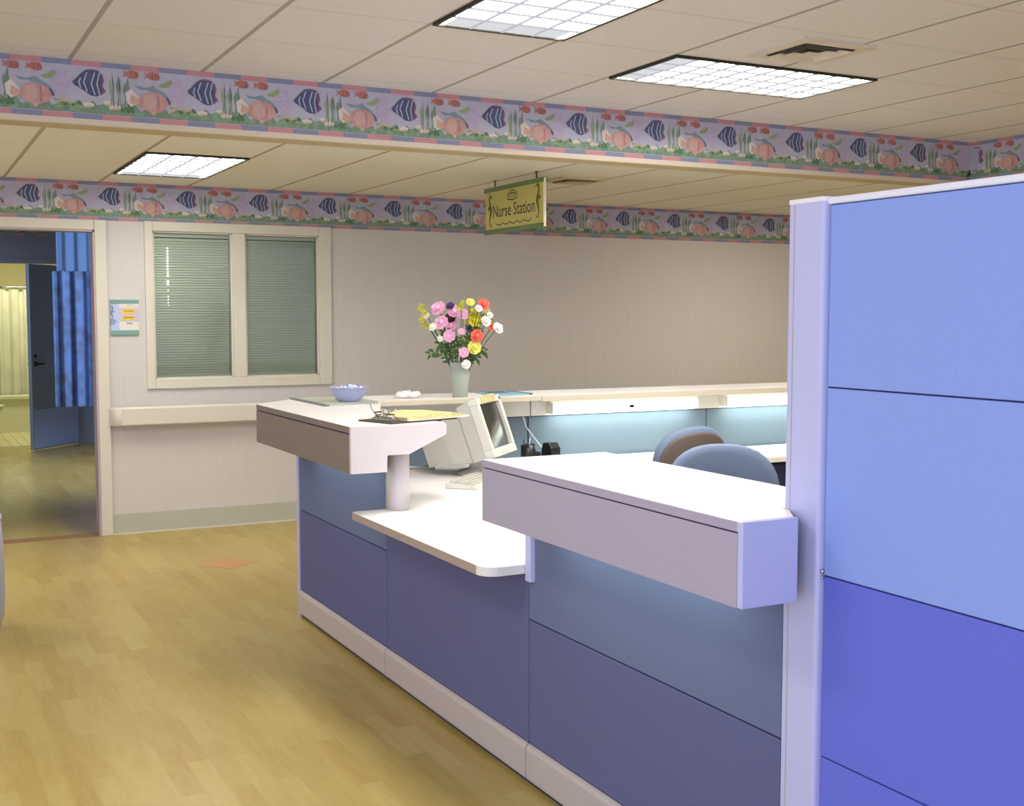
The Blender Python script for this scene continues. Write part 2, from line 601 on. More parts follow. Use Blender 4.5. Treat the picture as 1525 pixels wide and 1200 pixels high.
for k, (x0, x1, lab) in enumerate(((1.672, 2.206, 'grey-green venetian blind behind left window pane with glowing dots added as light through cord holes'),
                                   (2.333, 2.861, 'grey-green venetian blind behind right window pane, fully closed'))):
    b = thing('venetian_blind', lab, 'blind', ((x0 + x1) / 2, YB + 0.05, 2.14), 0, 'blinds of the double window')
    sl = MB()
    z = 1.125
    while z < 2.10:
        sl.prism([(YB + 0.043, z), (YB + 0.044, z - 0.002), (YB + 0.058, z + 0.0195), (YB + 0.057, z + 0.0215)], x0, x1, 'x')
        z += 0.0185
    world(sl.build('slats', 'blind'), b)
    world(MB().box(x0, x1, YB + 0.035, YB + 0.065, 2.115, 2.14).build('headrail', 'blind'), b)
    world(MB().box(x0, x1, YB + 0.038, YB + 0.06, 1.112, 1.124).build('bottom_rail', 'blind'), b)
    if k == 0:
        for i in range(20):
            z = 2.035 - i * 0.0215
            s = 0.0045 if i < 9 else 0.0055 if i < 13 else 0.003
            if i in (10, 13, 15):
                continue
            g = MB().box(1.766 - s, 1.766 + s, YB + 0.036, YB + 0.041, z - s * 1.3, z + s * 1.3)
            world(g.build('cord_hole_glow', 'glint'), b)  # glowing chips in front of the slats stand in for light coming through
# dark space behind the window: office beyond
struct(MB().box(1.55, 3.0, YB + 0.121, YB + 0.14, 1.0, 2.3).build('wall_behind_window', 'room_wall'))

# handrail along the back wall
hr = thing('wall_handrail', 'cream bumper handrail with rounded end, mounted on the wall below the window', 'handrail', (1.34, YB, 0.79))
pr_ = [(8.665, 0.79), (8.665, 0.90), (8.675, 0.913), (8.71, 0.913), (8.71, 0.785), (8.675, 0.78)]
rail = MB().prism(pr_, 1.40, 6.55, 'x')
n = 8
prev = pr_
vs, fs = [], []
# rounded end returning to the wall
for k in range(n + 1):
    a = pi / 2 * k / n
    for (y, zz) in pr_:
        rr = 8.765 - y
        vs.append((1.40 - rr * sin(a) * 0.7, 8.765 - rr * cos(a), zz))
m_ = len(pr_)
for k in range(n):
    for i in range(m_):
        i2 = (i + 1) % m_
        fs.append((k * m_ + i, k * m_ + i2, (k + 1) * m_ + i2, (k + 1) * m_ + i))
fs.append(tuple(range(n * m_, n * m_ + m_)))
rail.add(vs, fs, 0, True)
world(rail.build('rail', 'handrail_vinyl'), hr)
for x in (1.7, 2.8, 3.9, 5.0, 6.1):
    world(MB().box(x - 0.03, x + 0.03, 8.70, YB, 0.81, 0.88).build('bracket', 'trim_cream'), hr)

# ------------------------------------------------------------------ fish border (wallpaper strip)
BM = ['border_ground', 'border_pink', 'border_blue', 'border_navy', 'border_fishwhite', 'border_brown', 'border_orange', 'border_salmon',
      'border_peach', 'border_slate', 'border_coral', 'border_green', 'border_darkgreen', 'border_weed', 'border_olive', 'border_pebble', 'border_sand']
BI = {n_[7:]: i for i, n_ in enumerate(BM)}
P = 0.528
H = 0.2667

def ell(cx, cy, rx, ry, rot=0, n=16):
    """ellipse in period units (cx along, cy down), radii in metres"""
    return [(cx * P + rx * cos(t) * cos(rot) - ry * sin(t) * sin(rot), cy * H + rx * cos(t) * sin(rot) + ry * sin(t) * cos(rot))
            for t in [2 * pi * k / n for k in range(n)]]

def poly(*pts):
    return [(x * P, y * H) for x, y in pts]

def motif():
    """list of (layer, material, polygon) in metres; s to the right, t downward from the top"""
    rnd = random.Random(3)
    L = []
    # purple coral cloud
    for i in range(16):
        L.append((1, 'coral', ell(0.90 + rnd.uniform(-.07, .07), 0.42 + rnd.uniform(-.2, .24), 0.02, 0.018, 0, 9)))
    # green bed
    top = [(k / 24.0, 0.74 - 0.05 * sin(k * 2.1) - 0.03 * sin(k * 5.3)) for k in range(25)]
    L.append((2, 'green', [(x * P, y * H) for x, y in top] + [(P, 0.90 * H), (0, 0.90 * H)]))
    for i in range(10):
        L.append((3, 'darkgreen', ell(rnd.choice([0.44, 0.47, 0.5, 0.0, 0.05, 0.9, 0.95]) + rnd.uniform(-.02, .02), 0.76 + rnd.uniform(-.05, .06), 0.012, 0.009, rnd.uniform(-1, 1), 8)))
    for i in range(7):
        L.append((3, 'olive', ell(rnd.uniform(0, 1), 0.74 + rnd.uniform(-.04, .08), 0.02, 0.006, rnd.uniform(-.4, .4), 8)))
    for i in range(5):
        L.append((3, 'sand', ell(rnd.uniform(0.88, 1.0), 0.70 + rnd.uniform(-.03, .03), 0.014, 0.005, rnd.uniform(-.4, .4), 8)))
    # pebbles
    for (x, y, rx) in ((0.135, 0.755, 0.026), (0.30, 0.70, 0.02), (0.37, 0.765, 0.022), (0.33, 0.77, 0.012)):
        L.append((4, 'pebble', ell(x, y, rx, 0.012)))
        L.append((5, 'sand', ell(x + 0.01, y + 0.025, rx * 0.7, 0.004)))
    # seaweed blades
    for (x, h, lean) in ((0.315, .5, .012), (0.345, .62, -.01), (0.375, .52, .016), (0.405, .6, -.014), (0.435, .45, .012), (0.46, .55, .014)):
        b = 0.76
        L.append((4, 'weed' if rnd.random() < .6 else 'olive',
                  poly((x, b), (x + lean, b - h * .35), (x - lean * .4, b - h * .7), (x + lean, b - h), (x + lean + .012, b - h * .66), (x + lean + .016, b - h * .35), (x + .012, b))))
    # angel fish, nose to the left
    L.append((5, 'brown', poly((.20, .24), (.255, .20), (.27, .32), (.255, .42), (.285, .5), (.24, .58), (.20, .5))))
    L.append((6, 'navy', poly((0, .375), (.04, .30), (.075, .22), (.12, .15), (.18, .14), (.235, .17), (.25, .26), (.245, .37), (.255, .48), (.24, .57), (.20, .605), (.15, .59), (.11, .53), (.06, .47), (.02, .43))))
    L.append((7, 'brown', poly((.11, .165), (.16, .135), (.22, .15), (.24, .18), (.17, .17))))
    for (x, o) in ((.055, .01), (.10, .02), (.165, .02), (.21, .015)):
        y0, y1 = (.30, .47) if x < .08 else (.19, .58) if x > .12 else (.20, .53)
        ym = (y0 + y1) / 2
        L.append((8, 'fishwhite', poly((x + o, y0), (x - o * .5, ym), (x + o, y1), (x + o + .012, y1), (x - o * .5 + .012, ym), (x + o + .012, y0))))
    # two small orange fish
    for x in (.515, .70):
        L.append((5, 'orange', ell(x, .17, 0.031, 0.0185, 0.12)))
        L.append((5, 'orange', poly((x - .085, .10), (x - .04, .165), (x - .085, .23), (x - .07, .165))))
        for k in (-.015, .015, .035):
            L.append((6, 'brown', poly((x + k, .11), (x + k + .007, .11), (x + k + .012, .23), (x + k + .004, .23))))
    # large salmon fish facing right with slate fins
    L.append((4, 'slate', poly((.52, .34), (.58, .42), (.66, .40), (.74, .44), (.70, .33), (.63, .38), (.55, .36))))
    L.append((4, 'slate', poly((.62, .40), (.70, .35), (.80, .46), (.855, .60), (.84, .66), (.76, .50))))
    L.append((4, 'olive', poly((.74, .32), (.80, .27), (.855, .20), (.87, .25), (.83, .34), (.77, .36))))
    L.append((4, 'pebble', poly((.45, .50), (.50, .42), (.57, .56), (.57, .64), (.50, .74), (.46, .66))))
    L.append((5, 'peach', poly((.50, .52), (.56, .58), (.58, .63), (.55, .70), (.49, .68))))
    L.append((5, 'salmon', ell(.695, .63, 0.068, 0.048, 0.05, 20)))
    L.append((6, 'peach', ell(.665, .62, 0.03, 0.036, 0.1, 14)))
    for k in range(4):
        x = .63 + k * .035
        L.append((7, 'brown' if k == 3 else 'coral', poly((x, .50), (x + .006, .50), (x + .012, .64), (x + .006, .76), (x, .76), (x + .006, .64))))
    L.append((7, 'navy', poly((.805, .50), (.83, .55), (.85, .64), (.838, .66), (.82, .58))))
    L.append((6, 'peach', poly((.66, .78), (.72, .80), (.70, .87), (.68, .84))))
    return L

MOTIF = motif()

def border(name, mapf, s0, s1, nose, z0, bottom=True):
    """mapf(s, z, off) -> world point; s increases to the right in view"""
    mb = MB()
    def put(pts, off, mi):
        vs = [mapf(s, ZT - t, off) for s, t in pts]
        mb.add(vs, [tuple(range(len(vs)))], mi)
    ZT = z0 + H
    put([(s0, 0), (s0, H), (s1, H), (s1, 0)], 0.0008, BI['ground'])
    k0 = int(math.floor((s0 - nose) / P)) - 1
    k1 = int(math.ceil((s1 - nose) / P)) + 1
    for k in range(k0, k1):
        base = nose + k * P
        for q in range(4):
            a, b = max(s0, base + q * P / 4), min(s1, base + (q + 1) * P / 4)
            if b - a > 0.002:
                put([(a, 0), (a, .09 * H), (b, .09 * H), (b, 0)], 0.0016, BI['pink' if q % 2 == 0 else 'blue'])
                put([(a, .91 * H), (a, H), (b, H), (b, .91 * H)], 0.0016, BI['blue' if q % 2 == 0 else 'pink'])
        for im, (ly, mn, pts) in enumerate(MOTIF):
            pp = [(base + s, t) for s, t in pts]
            lo, hi = min(p[0] for p in pp), max(p[0] for p in pp)
            if mn == 'green' and hi - lo > 0.4:
                if hi <= s0 or lo >= s1:
                    continue
                pp = [(min(max(s, s0), s1), t) for s, t in pp]
            elif lo < s0 or hi > s1:
                continue
            put(pp, 0.0016 + ly * 0.0002 + im * 0.00003, BI[mn])
    return struct(mb.build(name, BM))

border('trim_2', lambda s, z, o: (s, YS - o, z), 0.0, XR - 0.004, 0.7768, ZC - H)
border('trim_3', lambda s, z, o: (s, YB - o, z), -0.5, 8.99, 0.7675, ZL - H)
# continues round the corner onto the right wall
s_c = XR - (0.7768 + math.floor((XR - 0.7768) / P) * P)
border('trim_4', lambda s, z, o: (XR - o, YS - 0.004 - s, z), 0.0, 3.2, -s_c, ZC - H)

# ------------------------------------------------------------------ ceiling lights and vents
def ceiling_light(label, x0, x1, y0, y1, z, nx, ny, dm, group='ceiling light fixtures'):
    t = thing('ceiling_light', label, 'ceiling light', ((x0 + x1) / 2, (y0 + y1) / 2, z), 0, group)
    f = 0.016
    fr = MB()
    fr.box(x0, x1, y0, y0 + f, z - 0.012, z).box(x0, x1, y1 - f, y1, z - 0.012, z)
    fr.box(x0, x0 + f, y0 + f, y1 - f, z - 0.012, z).box(x1 - f, x1, y0 + f, y1 - f, z - 0.012, z)
    world(fr.build('frame', 'light_frame'), t)
    world(MB().box(x0 + f, x1 - f, y0 + f, y1 - f, z - 0.004, z).build('diffuser', dm), t)
    lv = MB()
    X0, X1, Y0, Y1 = x0 + f, x1 - f, y0 + f, y1 - f
    for i in range(1, nx):
        x = X0 + (X1 - X0) * i / nx
        lv.box(x - 0.005, x + 0.005, Y0 + 0.003, Y1 - 0.003, z - 0.0115, z - 0.0045)
    for i in range(1, ny):
        y = Y0 + (Y1 - Y0) * i / ny
        lv.box(X0 + 0.003, X1 - 0.003, y - 0.004, y + 0.004, z - 0.0118, z - 0.005)
    world(lv.build('louver', 'louver'), t)
    # greyer end cells of the prismatic lens, where the tubes stop
    ec = MB()
    if nx > ny:
        ec.box(X0 + 0.004, X0 + (X1 - X0) / nx * 0.95, Y0 + 0.02, Y1 - 0.02, z - 0.0065, z - 0.0045)
    else:
        ec.box(X0 + 0.03, X1 - 0.03, Y1 - (Y1 - Y0) / ny * 0.95, Y1 - 0.004, z - 0.0065, z - 0.0045)
    world(ec.build('lens_end', 'louver_end'), t)
    return t

ceiling_light('bright troffer cut off by the top edge of the photo, nearest on the upper ceiling', 1.988, 2.598, 3.356, 4.56, ZC, 4, 8, 'light_diffuser')
ceiling_light('long bright troffer on the upper ceiling beside the square air vent', 3.208, 4.428, 4.59, 5.17, ZC, 10, 4, 'light_diffuser')
ceiling_light('small-looking bright troffer on the lower ceiling in front of the window', 1.304, 1.90, 7.06, 8.19, ZL, 4, 8, 'light_diffuser_cool')

def vent(label, x0, x1, y0, y1, z, m):
    t = thing('ceiling_vent', label, 'vent', ((x0 + x1) / 2, (y0 + y1) / 2, z), 0, 'ceiling air vents')
    cx, cy, hx, hy = (x0 + x1) / 2, (y0 + y1) / 2, (x1 - x0) / 2, (y1 - y0) / 2
    def ring(a, b, za, zb):
        vs = []
        for (s, zz) in ((a, za), (b, zb)):
            vs += [(cx - hx * s, cy - hy * s, zz), (cx + hx * s, cy - hy * s, zz), (cx + hx * s, cy + hy * s, zz), (cx - hx * s, cy + hy * s, zz)]
        return vs, [(i, (i + 1) % 4, 4 + (i + 1) % 4, 4 + i) for i in range(4)]
    fr = MB()
    fr.add(*ring(1.0, 1.0, z, z - 0.012))
    fr.add(*ring(1.0, 0.70, z - 0.012, z - 0.014))
    world(fr.build('frame', m), t)
    world(MB().box(cx - hx * .7, cx + hx * .7, cy - hy * .7, cy + hy * .7, z - 0.002, z - 0.001).build('recess', 'vent_dark'), t)
    lv = MB()
    for (a, b) in ((0.66, 0.50), (0.46, 0.30)):
        lv.add(*ring(a, b, z - 0.022, z - 0.006))
    vs, fs = ring(0.24, 0.0, z - 0.024, z - 0.024)
    lv.add(vs[:4], [(0, 1, 2, 3)])
    world(lv.build('louver', m), t)
    return t

vent('square air vent on the upper ceiling beside the long troffer', 3.475, 3.89, 4.04, 4.43, ZC, 'vent_metal')
vent('small air vent on the lower ceiling behind the hanging nurse sign', 4.0, 4.35, 7.02, 7.32, ZL, 'vent_metal_tan')

# ------------------------------------------------------------------ hanging sign
SX, SY0, SY1, SZ0, SZ1 = 3.72, 6.76, 7.60, 2.118, 2.435
sg = thing('hanging_sign', 'yellow-green Nurse Station sign hanging on two rods from the lower ceiling', 'sign', (SX, (SY0 + SY1) / 2, SZ0))
world(MB().box(SX - 0.008, SX + 0.012, SY0, SY1, SZ0 + 0.02, SZ1 - 0.02).build('sign_board', 'sign_face'), sg)
for (a, b) in ((SZ1 - 0.03, SZ1), (SZ0, SZ0 + 0.03)):
    world(MB().box(SX - 0.014, SX + 0.018, SY0 - 0.006, SY1 + 0.02, a, b).build('rail', 'sign_green', bevel=0.003), sg)
world(MB().box(SX - 0.010, SX + 0.004, SY0 - 0.010, SY0 + 0.002, SZ0 + 0.005, SZ1 - 0.005).build('side_edge', 'sign_edge'), sg)
for y in (7.47, 6.87):
    world(MB().tube([(SX, y, SZ1), (SX, y, ZL)], 0.006).tube([(SX, y, ZL - 0.006), (SX, y, ZL)], 0.012).build('hanging_rod', 'vent_dark'), sg)

def text_mesh(body, size, name, matn, parent, mapf, xs=1.0, centre=True):
    cu = bpy.data.curves.new(name, 'FONT')
    cu.body = body
    cu.size = size
    cu.align_x = 'CENTER'
    cu.resolution_u = 3
    tmp = bpy.data.objects.new(name, cu)
    COL.objects.link(tmp)
    dg = bpy.context.evaluated_depsgraph_get()
    dg.update()
    me = bpy.data.meshes.new_from_object(tmp.evaluated_get(dg))
    bpy.data.objects.remove(tmp)
    bpy.data.curves.remove(cu)
    mb = MB()
    mb.add([mapf(v.co.x * xs, v.co.y) for v in me.vertices], [tuple(p.vertices) for p in me.polygons])
    bpy.data.meshes.remove(me)
    return world(mb.build(name, matn), parent)

# sign face: s to the right as read (decreasing Y), t up
SCY, SCZ = (SY0 + SY1) / 2, (SZ0 + SZ1) / 2
def sgn(off):
    return lambda s, t: (SX - 0.008 - off, SCY - s, SCZ + t)
text_mesh('Nurse Station', 0.122, 'lettering', 'sign_ink', sg, lambda s, t: sgn(0.001)(s, t - 0.05), xs=0.90)

def band(pts, ws, f):
    """flat ribbon along 2D pts with widths ws, mapped by f"""
    L, Rr = [], []
    for i, p in enumerate(pts):
        a = pts[max(i - 1, 0)]
        b = pts[min(i + 1, len(pts) - 1)]
        dx, dy = b[0] - a[0], b[1] - a[1]
        l = math.hypot(dx, dy) or 1
        nx, ny = -dy / l, dx / l
        w_ = ws[i] / 2 if isinstance(ws, (list, tuple)) else ws / 2
        L.append((p[0] + nx * w_, p[1] + ny * w_))
        Rr.append((p[0] - nx * w_, p[1] - ny * w_))
    vs = [f(*q) for q in L] + [f(*q) for q in Rr]
    n_ = len(pts)
    return vs, [(i, i + 1, n_ + i + 1, n_ + i) for i in range(n_ - 1)]

def seahorse(mb, f, cx, cy, h, flip=1):
    """upright sea horse: snout, head, belly, curled tail"""
    pts = [(-.16, .36), (-.07, .40), (0, .42), (.05, .36), (.05, .27), (.02, .17), (-.03, .07), (-.04, -.04), (0, -.15), (.04, -.25), (.05, -.35), (.02, -.44), (-.04, -.48), (-.09, -.45), (-.09, -.40), (-.05, -.39)]
    ws = [.02, .045, .10, .10, .08, .10, .14, .13, .09, .065, .05, .045, .035, .03, .022, .012]
    mb.add(*band([(cx + flip * x * h, cy + y * h) for x, y in pts], [q * h for q in ws], f))
    mb.add([f(cx + flip * a * h, cy + b * h) for a, b in ((.05, .10), (.16, .14), (.14, .02), (.05, 0))], [(0, 1, 2, 3)])
    mb.add([f(cx + flip * a * h, cy + b * h) for a, b in ((0, .45), (.03, .53), (.06, .45))], [(0, 1, 2)])

for (cx_, cy_, fl_) in ((-0.345, 0.0, -1), (0.345, 0.02, 1)):
    sh = MB()
    seahorse(sh, sgn(0.0012), cx_, cy_, 0.235, fl_)
    world(sh.build('seahorse_print', 'sign_olive'), sg)
wv = MB()
wp, ww = [], []
for k in range(61):
    t = k / 60
    ph_ = (t * 5) % 1.0
    wp.append((-0.26 + 0.52 * t, -0.105 + 0.016 * (abs(2 * ph_ - 1) ** 2.2)))
    ww.append(0.006)
wv.add(*band(wp, ww, sgn(0.0012)))
# small shell-like crest above the lettering
for (a, b, yy, th_) in ((-.085, .055, .062, .007), (-.075, .045, .088, .005), (-.06, .035, .106, .006)):
    pts = [(a + (b - a) * k / 10, yy + 0.010 * sin(pi * k / 10) * (1 if yy > .08 else -1)) for k in range(11)]
    wv.add(*band(pts, th_, sgn(0.0012)))
for k in range(7):
    x = -.07 + k * .018
    wv.add(*band([(x, .066), (x + .004, .104)], .004, sgn(0.0013)))
wv.add(*band([(-.09, .07), (-.095, .085), (-.075, .104)], .005, sgn(0.0012)))
wv.add(*band([(.06, .07), (.065, .085), (.045, .104)], .005, sgn(0.0012)))
world(wv.build('crest_and_waves', 'sign_ink'), sg)

# ------------------------------------------------------------------ room sign by the door
rs = thing('room_sign', 'small teal and lavender room sign with yellow name slips, between doorway and window', 'sign', (1.45, YB, 1.42))
X0, X1, Z0, Z1 = 1.357, 1.549, 1.418, 1.666
def wl(off):
    return lambda x, z: (x, YB - 0.012 - off, z)
def quad(mb, f, x0, x1, z0, z1, mi=0):
    mb.add([f(x0, z0), f(x1, z0), f(x1, z1), f(x0, z1)], [(0, 1, 2, 3)], mi)
world(MB().box(X0, X1, YB - 0.012, YB, Z0, Z1).build('backplate', 'sign_lavender', bevel=0.002), rs)
for (a, b) in ((Z1 - 0.027, Z1), (Z0, Z0 + 0.032)):
    world(MB().box(X0, X1, YB - 0.017, YB - 0.012, a, b).build('rail', 'teal', bevel=0.002), rs)
slips = MB()
for (x0, x1, z0, z1, mi) in ((1.415, 1.548, 1.607, 1.639, 0), (1.415, 1.548, 1.452, 1.51, 0), (1.415, 1.548, 1.565, 1.603, 1), (1.415, 1.548, 1.515, 1.561, 1)):
    quad(slips, wl(0.0010), x0, x1, z0, z1, mi)
world(slips.build('name_slip', ['paper_white', 'sign_lilac']), rs)
ys_ = MB()
for (zc_, hh) in ((1.586, 0.018), (1.537, 0.016)):
    f = wl(0.0018)
    pts = [(1.434, zc_), (1.444, zc_ + hh), (1.512, zc_ + hh), (1.522, zc_), (1.512, zc_ - hh), (1.444, zc_ - hh)]
    ys_.add([f(*p) for p in pts], [(0, 5, 4, 3, 2, 1)])
world(ys_.build('yellow_slip', 'paper_yellow'), rs)
for (xa, xb, zz, hh) in ((1.446, 1.51, 1.586, .004), (1.444, 1.515, 1.541, .005), (1.466, 1.505, 1.499, .005), (1.464, 1.508, 1.626, .002)):
    x = xa
    tx = MB()
    while x < xb:
        wd = random.uniform(0.003, 0.007)
        quad(tx, wl(0.0026), x, min(x + wd, xb), zz - hh, zz + hh)
        x += wd + 0.0018
    world(tx.build('faded_print', 'grey_green'), rs)
sea = MB()
seahorse(sea, wl(0.0016), 1.366, 1.575, 0.10, 1)
f = wl(0.0016)
pts = [(1.372 + 0.022 * (1 - t / 26) * cos(t * 0.42), 1.505 + 0.022 * (1 - t / 26) * sin(t * 0.42)) for t in range(24)]
sea.add(*band(pts, 0.007, f))
world(sea.build('sea_print', 'grey_blue'), rs)

# ------------------------------------------------------------------ modular panels of the station
def base_plate(t, y0, y1, face, axis='y', z1=0.138):
    """white metal kick plate with rounded top in front of the fabric"""
    prof = [(face + 0.002, 0.02), (face - 0.010, 0.02), (face - 0.012, 0.03), (face - 0.012, z1 - 0.018), (face - 0.006, z1 - 0.004), (face + 0.002, z1)]
    if axis == 'y':
        return world(MB().prism(prof, y0 + 0.003, y1 - 0.003, 'y').build('kick_plate', 'base_metal'), t)

def side_panel(name, label, y0, y1, tiles, top, group, lower='fabric_low', upper='fabric_low_upper'):
    t = thing(name, label, 'partition panel', (XP + 0.04, (y0 + y1) / 2, 0), 0, group)
    world(MB().box(XP + 0.006, XP + 0.084, y0 + 0.001, y1 - 0.001, 0.0, top).build('core_frame', 'seam_dark'), t)
    for k, (a, b) in enumerate(tiles):
        m_ = upper if k == len(tiles) - 1 and len(tiles) > 1 else lower
        world(MB().box(XP, XP + 0.03, y0 + 0.0025, y1 - 0.0025, a + 0.002, b - 0.002).build('fabric_tile', m_, bevel=0.003), t)
        world(MB().box(XP + 0.06, XP + 0.09, y0 + 0.0025, y1 - 0.0025, a + 0.002, b - 0.002).build('fabric_tile', m_, bevel=0.003), t)
    base_plate(t, y0, y1, XP)
    return t

GP = 'front panels of the nurse station'
pn = side_panel('partition_panel', 'blue front panel under the nearer white counter, next to tall partition', 2.165, 3.431, ((0.138, 0.556), (0.556, 0.97)), 1.07, GP)
pm = side_panel('partition_panel', 'blue front panel under the low white desk overhang, middle of the three', 3.431, 4.714, ((0.138, 0.70),), 0.705, GP)
pf = side_panel('partition_panel', 'blue front panel under the far white counter, beside the wall end', 4.714, 5.94, ((0.138, 0.558), (0.558, 0.97)), 1.07, GP)
# rounded white end cap standing on the desk at the end of the far panel
ec = MB()
ring = []
for k in range(13):
    a = pi + pi * k / 12
    ring.append((1.873 + 0.044 * cos(a), 4.672 + 0.044 * sin(a)))
ring = ring + [(1.917, 4.711), (1.829, 4.711)]
ec.prism(ring, 0.742, 0.985, 'z', 0, True)
world(ec.build('end_cap', 'bracket_white'), pf)
world(MB().box(XP - 0.006, XP + 0.085, 5.94, 5.965, 0, 1.07).build('corner_post', 'panel_white'), pf)
# white upright at the step between middle and near panels
world(MB().box(XP - 0.018, XP + 0.002, 3.388, 3.425, 0.688, 0.925).build('edge_strip', 'panel_white', bevel=0.003), pn)

# tall partition
tp = thing('tall_partition', 'tall bright blue partition with white post and cap, at the right edge of the photo', 'partition panel', (XP + 0.04, 1.4, 0), 0)
Y0, Y1 = 0.79, 2.033
world(MB().box(XP + 0.006, XP + 0.084, Y0, Y1, 0, 1.80).build('core_frame', 'seam_dark'), tp)
for (a, b, m_) in ((0.138, 0.5617, 'fabric_tall_lower'), (0.5617, 0.9747, 'fabric_tall_lower'), (0.9747, 1.3966, 'fabric_tall_upper'), (1.3966, 1.797, 'fabric_tall_upper')):
    for (xa, xb) in ((XP, XP + 0.03), (XP + 0.06, XP + 0.09)):
        world(MB().box(xa, xb, Y0, Y1 - 0.002, a + 0.0015, b - 0.0015).build('fabric_tile', m_, bevel=0.003), tp)
world(MB().box(XP - 0.006, XP + 0.095, Y0, Y1 + 0.002, 1.797, 1.812).build('top_cap', 'cap_white', bevel=0.004), tp)
base_plate(tp, Y0, Y1, XP)
post = rounded_rect(XP - 0.016, XP + 0.105, 2.034, 2.152, 0.010, 4)
pst = world(MB().prism(post, 0.0, 1.803, 'z', 0, False).build('post', 'panel_white'), tp)
world(MB().prism(rounded_rect(XP - 0.018, XP + 0.107, 2.032, 2.154, 0.012, 4), 1.803, 1.815, 'z').build('post_cap', 'cap_white', bevel=0.003), tp)
world(MB().box(XP - 0.0175, XP - 0.014, 2.128, 2.1305, 0.02, 1.80).build('post_groove', 'base_metal'), tp)
world(MB().ball((XP - 0.004, 2.030, 0.985), 0.006, 0.005, 0.006).ball((XP - 0.004, 2.030, 0.972), 0.005, 0.004, 0.004).build('screw', 'chrome'), tp)

# back panels, facing the desk
edges = (1.94, 3.18, 4.42, 5.66)
labs = ('blue back panel behind the computer monitor, dim side of the station', 'pale blue back panel lit by the longer light tube', 'pale blue back panel behind the chairs at the right, beside tall partition')
for k in range(3):
    x0, x1 = edges[k], edges[k + 1]
    t = thing('rear_partition', labs[k], 'partition panel', ((x0 + x1) / 2, 6.01, 0), 0, 'back panels of the nurse station')
    world(MB().box(x0 + 0.001, x1 - 0.001, 5.985, 6.045, 0, 1.07).build('core_frame', 'seam_dark'), t)
    for (a, b) in ((0.138, 0.556), (0.556, 0.985)):
        for (ya, yb_) in ((5.970, 6.0), (6.03, 6.06)):
            world(MB().box(x0 + 0.004, x1 - 0.004, ya, yb_, a + 0.002, b - 0.002).build('fabric_tile', 'fabric_back', bevel=0.003), t)
    world(MB().box(x0 + 0.002, x1 - 0.002, 5.958, 5.972, 0.02, 0.138).box(x0 + 0.002, x1 - 0.002, 6.058, 6.072, 0.02, 0.138).build('kick_plate', 'base_metal'), t)

# ------------------------------------------------------------------ transaction counters
def fascia_prism(mb, y0, y1, mi=0, yb0=None):
    mb.box(XF, XF + 0.02, y0, y1, CB, 1.0835 if y0 < 4 else 1.0775, mi)
    mb.box(XF + 0.02, XP - 0.002, yb0 or y0, y1, CB, CB + 0.015, mi)

nc = thing('transaction_counter', 'nearer white counter top with lavender fascia, ending against the tall white post', 'counter', (1.8, 2.7, CB), 0, 'raised transaction counters')
top = [(XF, 2.058), (1.765, 2.058), (1.812, 2.125), (1.812, 2.158), (2.056, 2.158), (2.056, 3.324), (XF, 3.324)]
world(MB().prism(top, 1.087, CT, 'z', side=[0, 0, 0, 0, 0, 0, 1]).build('counter_top', ['white_laminate', 'fascia_laminate'], bevel=0.0015), nc)
fm = MB()
fascia_prism(fm, 2.165, 3.324)
fm.box(XF, XF + 0.02, 2.058, 2.165, CB, 1.0835).box(XF + 0.02, 1.765, 2.058, 2.165, CB, CB + 0.015)
world(fm.build('fascia', 'fascia_laminate'), nc)
world(MB().box(XF + 0.004, XF + 0.015, 2.075, 3.315, 1.083, 1.0875).build('shadow_gap', 'seam_dark'), nc)
world(MB().box(XF, 1.765, 2.040, 2.058, CB, CT).build('end_cap', 'panel_white', bevel=0.003), nc)
world(MB().box(XF + 0.02, 1.828, 3.306, 3.324, CB, 1.0835).build('end_cap', 'fascia_laminate'), nc)
for y in (2.35, 3.1):
    world(MB().prism([(1.925, 1.087), (2.02, 1.087), (2.02, 1.07), (1.925, 1.0)], y, y + 0.02, 'y').build('bracket', 'panel_white'), nc)

fc = thing('transaction_counter', 'far white corner counter with fascia coloured darker as in dim light, holding the bowl and clipboard', 'counter', (1.8, 5.3, CB), 0, 'raised transaction counters')
top = [(XF, 4.548), (2.03, 4.548), (2.03, 5.30), (2.24, 5.83), (3.19, 5.83), (3.19, 6.27), (1.93, 6.27), (XF, 5.93)]
world(MB().prism(top, 1.083, CT, 'z', side=[0, 2, 2, 2, 2, 0, 1, 1]).build('counter_top', ['white_laminate', 'fascia_shaded', 'shelf_edge'], bevel=0.0015), fc)
fm = MB()
fascia_prism(fm, 4.548, 5.93, 0, 4.725)
th2 = 0.02
fm.prism([(XF, 5.93), (1.93, 6.27), (1.93, 6.25), (XF + 0.02, 5.92)], CB, 1.0795, 'z')
fm.prism([(XF + 0.02, 5.92), (1.93, 6.25), (1.93, 6.07), (XP - 0.002, 5.92)], CB, CB + 0.015, 'z')
fm.box(1.93, 3.19, 6.25, 6.27, CB, 1.0795)
world(fm.build('fascia', 'fascia_shaded'), fc)
world(MB().box(XF + 0.004, XF + 0.015, 4.56, 5.92, 1.0770, 1.0835).build('shadow_gap', 'seam_dark'), fc)
prof = [(XF, CB), (1.765, CB), (1.768, 0.988), (1.862, 0.988), (2.026, 1.062), (2.030, 1.070), (2.030, 1.10), (2.024, CT), (XF, CT)]
world(MB().prism(prof, 4.530, 4.548, 'y').build('end_bracket', 'bracket_white', bevel=0.0015), fc)
world(MB().box(2.245, 3.185, 5.955, 5.969, 0.988, 1.083).build('valance', 'beige_light'), fc)
world(MB().prism([(1.925, 1.083), (2.01, 1.083), (2.01, 1.065), (1.925, 1.0)], 5.2, 5.22, 'y').build('bracket', 'panel_white'), fc)

